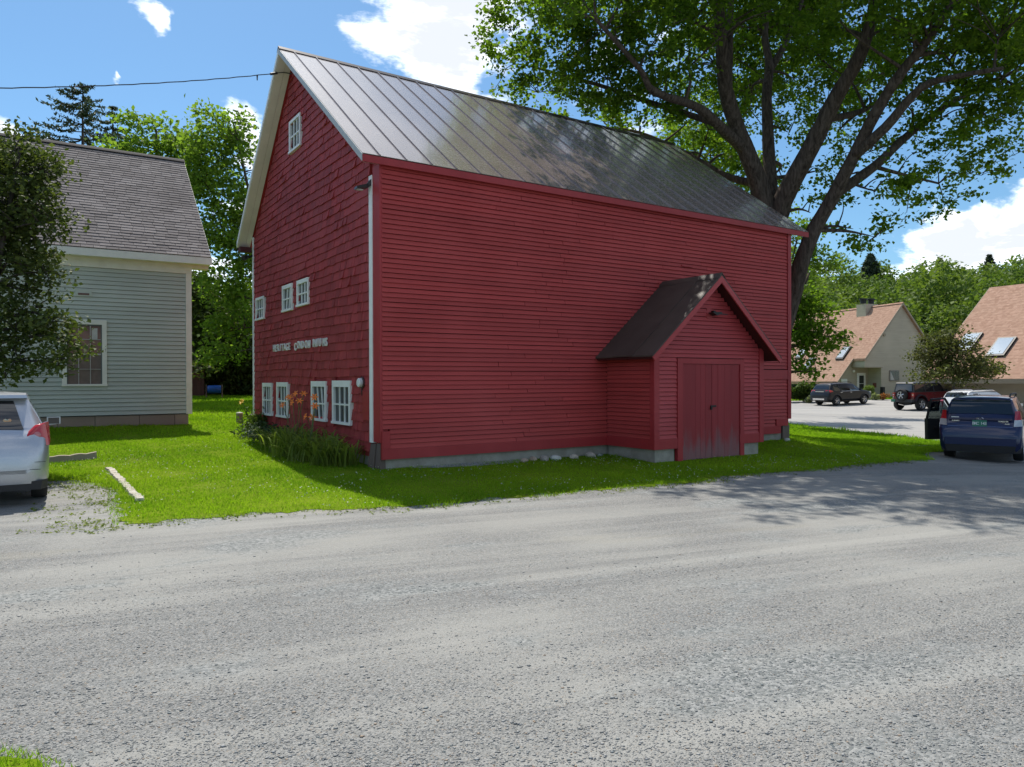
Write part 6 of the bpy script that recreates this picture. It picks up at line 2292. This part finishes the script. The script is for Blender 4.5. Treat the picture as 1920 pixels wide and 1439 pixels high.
jc = Car.__new__(Car)
jc.root, jc.paint, jc.W = jr, P_MAROON, .93
b = MB()
b.prism([(-2.05, .62), (-2.05, 1.20), (1.02, 1.20), (1.10, 1.24), (2.15, 1.14), (2.22, 1.05), (2.22, .70), (1.92, .70), (1.85, .92), (1.65, 1.02), (1.25, 1.02), (1.05, .92), (.92, .60), (-.98, .60), (-1.10, .92), (-1.28, 1.02), (-1.72, 1.02), (-1.90, .92), (-1.98, .62)], 'y', -.78, .78)
b.build('body', P_MAROON, jr)
tp = MB().hexa([(-2.03, -.78, 1.205), (.95, -.78, 1.205), (.95, .78, 1.205), (-2.03, .78, 1.205), (-1.93, -.66, 1.80), (.45, -.66, 1.80), (.45, .66, 1.80), (-1.93, .66, 1.80)])
tp.build('hard_top', flat('black_hardtop', (.02, .02, .023), .45), jr)
MB().hexa([(-1.97, -.68, 1.802), (.42, -.68, 1.802), (.42, .68, 1.802), (-1.97, .68, 1.802), (-1.93, -.62, 1.845), (.38, -.62, 1.845), (.38, .62, 1.845), (-1.93, .62, 1.845)]).build('roof_panel', flat('grey_black_roof', (.055, .055, .065), .4), jr)


def jside(x, f, sg, off):
    return (x + (.05 if x < 0 else -.25) * f * .0, sg * (.78 - .12 * f + off), 1.205 + .595 * f)


for sg in (1, -1):
    for (x0, x1, x2, x3) in ((-1.92, -1.02, -1.04, -1.86), (-.92, -.22, -.22, -.90), (-.12, .80, .45, -.12)):
        cs = [(x0, .08), (x1, .08), (x2, .88), (x3, .88)]
        vs = [jside(x, f, sg, .008) for x, f in cs] + [jside(x, f, sg, -.02) for x, f in cs]
        fs = [(0, 1, 2, 3), (7, 6, 5, 4), (1, 0, 4, 5), (2, 1, 5, 6), (3, 2, 6, 7), (0, 3, 7, 4)]
        MB().add(vs, fs).build('side_window', M_CGLASS, jr)
    for (wx, ra) in ((1.45, .50), (-1.50, .50)):
        pts = [(wx + math.cos(a) * ra * 1.05, sg * .86, .52 + math.sin(a) * ra) for a in np.linspace(.15, math.pi - .15, 12)]
        fl_ = MB()
        for p, q in zip(pts[:-1], pts[1:]):
            fl_.hexa([(p[0], sg * .76, p[2]), (p[0], sg * .96, p[2] - .02), (q[0], sg * .96, q[2] - .02), (q[0], sg * .76, q[2]), (p[0], sg * .76, p[2] + .05), (p[0], sg * .96, p[2] + .03), (q[0], sg * .96, q[2] + .03), (q[0], sg * .76, q[2] + .05)])
        fl_.build('fender', flat('dark_maroon_plastic', (.035, .02, .026), .5), jr)
        jc.wheel((wx, sg * .82, .405), .405, .26, sg)
    for xx in (-.97, -.17, .92):
        MB().tube([(xx, sg * .785, .66), (xx, sg * .785, 1.20)], .008, 4).build('panel_gap', M_PLASTIC, jr)
    for xx in (-.40, .36 - .5):
        MB().tube([(xx + .1, sg * .80, 1.08), (xx - .1, sg * .80, 1.08)], .022, 6).build('door_handle', P_MAROON, jr)
    t_ = jc.box('tail_light', M_REDLAMP, -2.10, -2.052, min(sg * .66, sg * .82), max(sg * .66, sg * .82), .93, 1.17)
    jc.box('reversing_lamp', M_CLEARLAMP, -2.106, -2.101, min(sg * .69, sg * .79), max(sg * .69, sg * .79), 1.01, 1.07, t_)
    jc.box('side_step', M_PLASTIC, -.95, .90, min(sg * .70, sg * .88), max(sg * .70, sg * .88), .44, .52)
    jc.box('headlight', M_CLEARLAMP, 2.20, 2.26, min(sg * .45, sg * .68), max(sg * .45, sg * .68), .86, 1.06)
jc.mirror(.78, 1.22, M_PLASTIC, .79)
MB().hexa([(-2.045, -.64, 1.28), (-2.045, .64, 1.28), (-2.03, .64, 1.28), (-2.03, -.64, 1.28), (-1.965, -.56, 1.74), (-1.965, .56, 1.74), (-1.95, .56, 1.74), (-1.95, -.56, 1.74)]).build('rear_window', M_CGLASS, jr)
MB().hexa([(.99, -.70, 1.26), (.99, .70, 1.26), (.97, .70, 1.26), (.97, -.70, 1.26), (.50, -.60, 1.76), (.50, .60, 1.76), (.47, .60, 1.76), (.47, -.60, 1.76)]).build('windscreen', M_CGLASS, jr)
jc.hexa('bumper', M_PLASTIC, [(-2.28, -.80, .56), (-2.28, .80, .56), (-2.05, .84, .56), (-2.05, -.84, .56), (-2.26, -.80, .74), (-2.26, .80, .74), (-2.05, .84, .74), (-2.05, -.84, .74)])
jc.hexa('front_bumper', M_PLASTIC, [(2.22, -.80, .56), (2.42, -.70, .56), (2.42, .70, .56), (2.22, .80, .56), (2.22, -.80, .74), (2.40, -.70, .74), (2.40, .70, .74), (2.22, .80, .74)])
jc.box('underbody', M_PLASTIC, -1.9, 1.9, -.45, .45, .40, .60)
MB().tube([(-1.9, -.5, .42), (-2.0, 0, .36), (-1.9, .5, .42)], .05, 6).build('exhaust_pipe', M_CHROME, jr)
spw = jc.wheel((0, 0, 0), .40, .25, 1, 'spare_wheel')
spw.location = (-2.24, -.02, 1.02)
spw.rotation_euler = (0, 0, math.pi / 2)
jc.plate(-2.285, .62, .66, .31, .155, '')
jc.place(25.95, 49.2, 68.0, 2.2)
# ------------------------------------------------------------------ flower bed along the gable
M_LILYL = foliage('daylily_leaves', (.095, .155, .030), (.25, .31, .065), .45)
M_ORANGE = mat('orange_petals', lambda t: t.principled(t.mix(t.rng(t.noise(t.pos(), 30, 2), .3, .7), (.80, .16, .02), (.88, .30, .05)), .6))
M_YELLOW = mat('yellow_petals', lambda t: t.principled(t.mix(t.rng(t.noise(t.pos(), 30, 2), .3, .7), (.75, .42, .02), (.85, .55, .05)), .6))
M_STALK = flat('flower_stalk', (.09, .13, .035), .7)


def strap_leaves(n, length, rng, spread):
    V, F, va = [], [], []
    for i in range(n):
        a = rng.uniform(0, 2 * math.pi)
        L = length * rng.uniform(.6, 1.15)
        out = L * rng.uniform(.35, .75)
        hh = L * rng.uniform(.45, .72)
        bx, by = rng.normal(0, spread), rng.normal(0, spread)
        wdt = .013 * rng.uniform(.7, 1.3)
        k = len(V)
        v = rng.uniform(0, 1)
        for j in range(6):
            t = j / 5
            r = out * t ** 1.3
            z = hh * (1.9 * t - 1.15 * t * t) * 1.2
            w = wdt * (1 - t ** 3) + .002
            cx, cy = bx + math.cos(a) * r, by + math.sin(a) * r
            V += [(cx - math.sin(a) * w, cy + math.cos(a) * w, z), (cx + math.sin(a) * w, cy - math.cos(a) * w, z)]
            va += [v, v]
        F += [(k + 2 * j, k + 2 * j + 1, k + 2 * j + 3, k + 2 * j + 2) for j in range(5)]
    return np.array(V), np.array(F), np.array(va)


def lily_flower(mb, c, size):
    c = Vector(c)
    f = Vector((random.uniform(-1, .2), random.uniform(-1, -.2), random.uniform(.1, .7))).normalized()
    a = f.cross(Vector((0, 0, 1))).normalized()
    b = f.cross(a)
    for k in range(6):
        t = 2 * math.pi * k / 6
        o = a * math.cos(t) + b * math.sin(t)
        s = a * -math.sin(t) + b * math.cos(t)
        p0, p1, p2 = c, c + o * size * .6 + f * size * .5, c + o * size * 1.1 + f * size * .35
        mb.add([p0 - s * size * .05, p0 + s * size * .05, p1 + s * size * .22, p1 - s * size * .22, p2 + s * size * .06, p2 - s * size * .06], [(0, 1, 2, 3), (3, 2, 4, 5)])


rng = np.random.default_rng(15)
lilies = []
spots = [(-.35, .85, .70), (-.62, 1.15, .68), (-.38, 1.75, .72), (-.75, 1.95, .70), (-.40, 2.5, .76), (-.80, 2.75, .70), (-.38, 3.25, .76), (-.75, 3.6, .70), (-.40, 4.1, .70), (-.65, 4.6, .62)]
where = ['beside the splintered corner post', 'at the outer edge of the bed nearest the corner', 'under the window nearest the corner', 'on the lawn side under the nearest window', 'between the two nearest gable windows', 'on the lawn side between the two nearest windows',
         'under the window with crooked bars', 'on the lawn side under the crooked-bar window', 'halfway along the gable bed', 'on the lawn side halfway along the gable bed']
for (x, y, L), wtxt in zip(spots, where):
    p = bw(x, y)
    p.z = ht(p.x, p.y)
    r = empty('daylily', p)
    tag(r, 'arching strap-leaved daylily ' + wtxt, 'plant', 'daylilies along the barn gable')
    V, F, va = strap_leaves(95, L * 1.12, rng, .13)
    mesh_obj('leaves', np_mesh('leaves', V, F, M_LILYL, va), None, r)
    lilies.append((r, p))
# blooms on tall stalks: barn y, height
for (y, z, x) in [(4.55, 1.40, -.42), (3.75, 1.42, -.45), (3.4, 1.40, -.5), (3.05, 1.43, -.5), (2.85, 1.30, -.55), (3.2, 1.27, -.55), (2.28, 1.46, -.45), (2.32, 1.18, -.5), (2.25, 1.0, -.55), (4.7, 1.24, -.42), (2.8, 1.06, -.55)]:
    w = bw(x - random.uniform(0, .12), y - .28 + random.uniform(-.18, .18), z + random.uniform(-.08, .05))
    r, p = min(lilies, key=lambda q: (q[1].xy - w.xy).length)
    st = MB().tube([p + Vector((0, 0, .05)) - p, (w - p) * .5 + Vector((.05, 0, .10)), w - p], .007, 5, False)
    so2 = st.build('stalk', M_STALK, r)
    fm = MB()
    lily_flower(fm, w - p, .078)
    fm.build('flower', M_ORANGE, so2)
# low blue-green plants in the shade and a sunny lily at the far corner
for i, (x, y, lab) in enumerate([(-.30, 5.3, 'low bluish ground plant under the gable windows'), (-.32, 6.1, 'low bluish ground plant under the second pair of windows'), (-.30, 6.9, 'low bluish ground plant near the far gable corner')]):
    p = bw(x, y)
    p.z = ht(p.x, p.y)
    r = empty('ground_plant', p)
    tag(r, lab, 'plant', 'low plants in the shade of the gable')
    C = rng.normal(size=(420, 3)) * np.array([.24, .24, .10]) + np.array([0, 0, .17])
    C[:, 2] = np.maximum(C[:, 2], .02)
    V, F, va = leaf_arrays(C, .10, rng, up=.8, aspect=.5)
    mesh_obj('leaves', np_mesh('leaves', V, F, foliage('bluish_leaves', (.03, .06, .03), (.07, .11, .06), .2), va), None, r)
p = bw(-.22, 7.5)
p.z = ht(p.x, p.y)
r = empty('sunny_lily', p)
tag(r, 'leafy sunlit plant with one yellow bloom at the far gable corner', 'plant')
C = rng.normal(size=(900, 3)) * np.array([.20, .20, .17]) + np.array([0, 0, .28])
C[:, 2] = np.maximum(C[:, 2], .03)
V, F, va = leaf_arrays(C, .11, rng, up=.3, aspect=.4)
mesh_obj('leaves', np_mesh('leaves', V, F, M_BUSH, va), None, r)
st = MB().tube([(0, 0, .2), (-.2, -.05, .6), (-.36, -.1, .84)], .009, 5, False).build('stalk', M_STALK, r)
fm = MB()
lily_flower(fm, (-.36, -.1, .85), .09)
lily_flower(fm, (-.37, -.1, .88), .08)
fm.build('flower', M_YELLOW, st)

# ------------------------------------------------------------------ small things on the lawn
p = Vector((-8.55, 23.2, 0))
p.z = ht(p.x, p.y)
r = empty('bollard', p)
tag(r, 'short grey post standing in a gravel spot on the lawn', 'post')
MB().lathe([(0, -.1), (.10, -.1), (.10, .30), (0, .30)], 16, 'z').build('post', flat('grey_post', (.16, .15, .14), .8), r, True, 40)
MB().lathe([(0, .301), (.105, .301), (.105, .345), (0, .36)], 16, 'z').build('cap', flat('pale_cap', (.5, .5, .47), .6), r, True, 40)


def beam(name, a, b, w, h, m, label, cat, wob=.012, n=14, sink=.03):
    a, b = Vector(a), Vector(b)
    d = (b - a).normalized()
    s = Vector((-d.y, d.x, 0))
    mb = MB()
    rings = []
    for i in range(n + 1):
        p = a.lerp(b, i / n)
        z = ht(p.x, p.y) - sink
        ww, hh = w * (1 + random.uniform(-.08, .08)), h * (1 + random.uniform(-.10, .10)) + sink
        o = random.uniform(-wob, wob)
        rings.append([p - s * (ww / 2 + o), p - s * (ww / 2 + o - .02), p + s * (ww / 2 - .02 - o), p + s * (ww / 2 - o)])
        for q, zz in zip(rings[-1], (0, hh, hh, 0)):
            q.z = z + zz
    vs = [q for r_ in rings for q in r_]
    fs = [(0, 1, 2, 3), tuple(reversed(range(4 * n, 4 * n + 4)))]
    for i in range(n):
        for k in range(4):
            fs.append((4 * i + k, 4 * i + (k + 1) % 4, 4 * i + 4 + (k + 1) % 4, 4 * i + 4 + k))
    mb.add(vs, fs)
    o = mb.build(name, m)
    return tag(o, label, cat)


M_TIMBER = painted_wood('old_timber', (.36, .31, .24), .15, .9, (1.5, 1.5, 9), 0, .1, .3)
M_KERB = mat('pale_concrete', lambda t: t.principled(t.mix(t.rng(t.noise(t.pos(), 9, 6, .7), .35, .65), (.30, .26, .20), (.56, .53, .46)), .95, t.bump(t.noise(t.pos(), 20, 4), .6, .02)))
beam('parking_timber', (-9.75, 14.62, 0), (-8.62, 15.33, 0), .20, .13, M_TIMBER, 'weathered timber laid on the lawn in front of the silver hatchback', 'timber')
beam('concrete_curb', (-7.50, 13.75, 0), (-5.28, 10.48, 0), .14, .05, M_KERB, 'broken pale concrete curb lying along the lawn edge', 'curb', .018, 40)
# row of pale stones by the foundation
names = [(2.95, -.26, .16, 'tan'), (3.20, -.20, .19, 'tan'), (3.45, -.24, .22, 'grey'), (3.75, -.22, .20, 'white'), (4.25, -.20, .18, 'buff'), (4.70, -.20, .22, 'buff'), (4.98, -.18, .13, 'green grey')]
cols = {'tan': (.36, .28, .21), 'grey': (.33, .30, .26), 'white': (.50, .50, .45), 'buff': (.42, .37, .30), 'green grey': (.26, .30, .26)}
order = ['first stone from the corner', 'second stone from the corner', 'third stone from the corner', 'fourth stone from the corner', 'fifth stone from the corner', 'sixth stone from the corner', 'last stone before the porch']
for i, ((x, y, s, cn), od) in enumerate(zip(names, order)):
    bm = bmesh.new()
    bmesh.ops.create_icosphere(bm, subdivisions=2, radius=.5)
    for v in bm.verts:
        v.co *= 1 + random.uniform(-.10, .10)
        v.co.x *= s * 1.2
        v.co.y *= s * .8
        v.co.z *= s * .7
    me = bpy.data.meshes.new('stone')
    bm.to_mesh(me)
    bm.free()
    p = bw(x, y)
    o = mesh_obj('stone', me, flat('stone_' + cn.replace(' ', '_'), cols[cn], .9), None, (p.x, p.y, ht(p.x, p.y) + s * .18), (0, 0, random.uniform(0, 3)))
    tag(o, cn + ' stone lying along the barn foundation, ' + od, 'stone', 'stones along the foundation')
p = bw(BL - .42, -.22)
o = MB().lathe([(0, 0), (.07, 0), (.09, .03), (.07, .08), (0, .09)], 10, 'z').build('stone', flat('stone_white', (.5, .5, .45), .9), None, True, loc=(p.x, p.y, ht(p.x, p.y)))
tag(o, 'small white stone at the foot of the far barn corner', 'stone')

# ------------------------------------------------------------------ back of the yard: barrel, shed, undergrowth
bp = Vector((-16.1, 40.0, 0))
bp.z = ht(bp.x, bp.y)
r = empty('barrel_composter', bp, .3)
tag(r, 'blue barrel on a low stand in the shade at the back of the yard', 'barrel')
MB().lathe([(0, -.33), (.20, -.33), (.215, -.31), (.22, -.1), (.225, 0), (.22, .1), (.215, .31), (.20, .33), (0, .33)], 20, 'x', (0, 0, .46)).build('drum', flat('blue_plastic', (.02, .10, .42), .4), r, True, 40)
for xx in (-.40, .40):
    lg = MB().tube([(xx, -.22, -.03), (xx, 0, .72)], .02, 6)
    lg.build('leg', flat('stand_wood', (.22, .14, .10), .8), r)
    MB().tube([(xx, .22, -.03), (xx, 0, .72)], .02, 6).build('leg', MATS['stand_wood'], r)
sp_ = Vector((-17.9, 42.0, 0))
sp_.z = ht(sp_.x, sp_.y)
r = empty('shed', sp_, .57)
tag(r, 'brown shed wall just visible past the grey house corner', 'shed')
M_SHED = painted_wood('shed_boards', (.12, .05, .04), .15, .8, (6, 6, .5), 0, .04)
for k in range(8):
    MB().box(-1.2 + k * .2, -1.004 + k * .2, -.02 - .006 * (k % 2), .05, -.1, 2.0).build('board', M_SHED, r)
MB().prism([(-1.4, 2.0), (-.45, 2.7), (.5, 2.0), (.5, 1.92), (-.45, 2.6), (-1.4, 1.92)], 'y', -.25, 2.0).build('roof', M_HSH, r)
MB().box(-1.2, .4, .06, 1.9, -.1, 1.95).build('core', M_SHED, r)


def undergrowth():
    rng = np.random.default_rng(91)
    n = 42000
    u = rng.uniform(300, 560, n)
    d = rng.uniform(43, 54, n)
    X = (u - 960) / 1386.87 * d
    Z0 = hts(X, d)
    top = 3.2 + 1.6 * np.sin(X * .9) * np.sin(d * .6) + (d - 43) * .35
    Z = Z0 + top * rng.uniform(0, 1, n) ** .8
    C = np.c_[X, d, Z]
    V, F, va = leaf_arrays(C, .26, rng, up=.4, aspect=.8)
    o = mesh_obj('undergrowth', np_mesh('undergrowth', V, F, M_DARKL, va))
    tag(o, 'dark undergrowth closing the back of the yard', 'undergrowth', kind='stuff')


undergrowth()
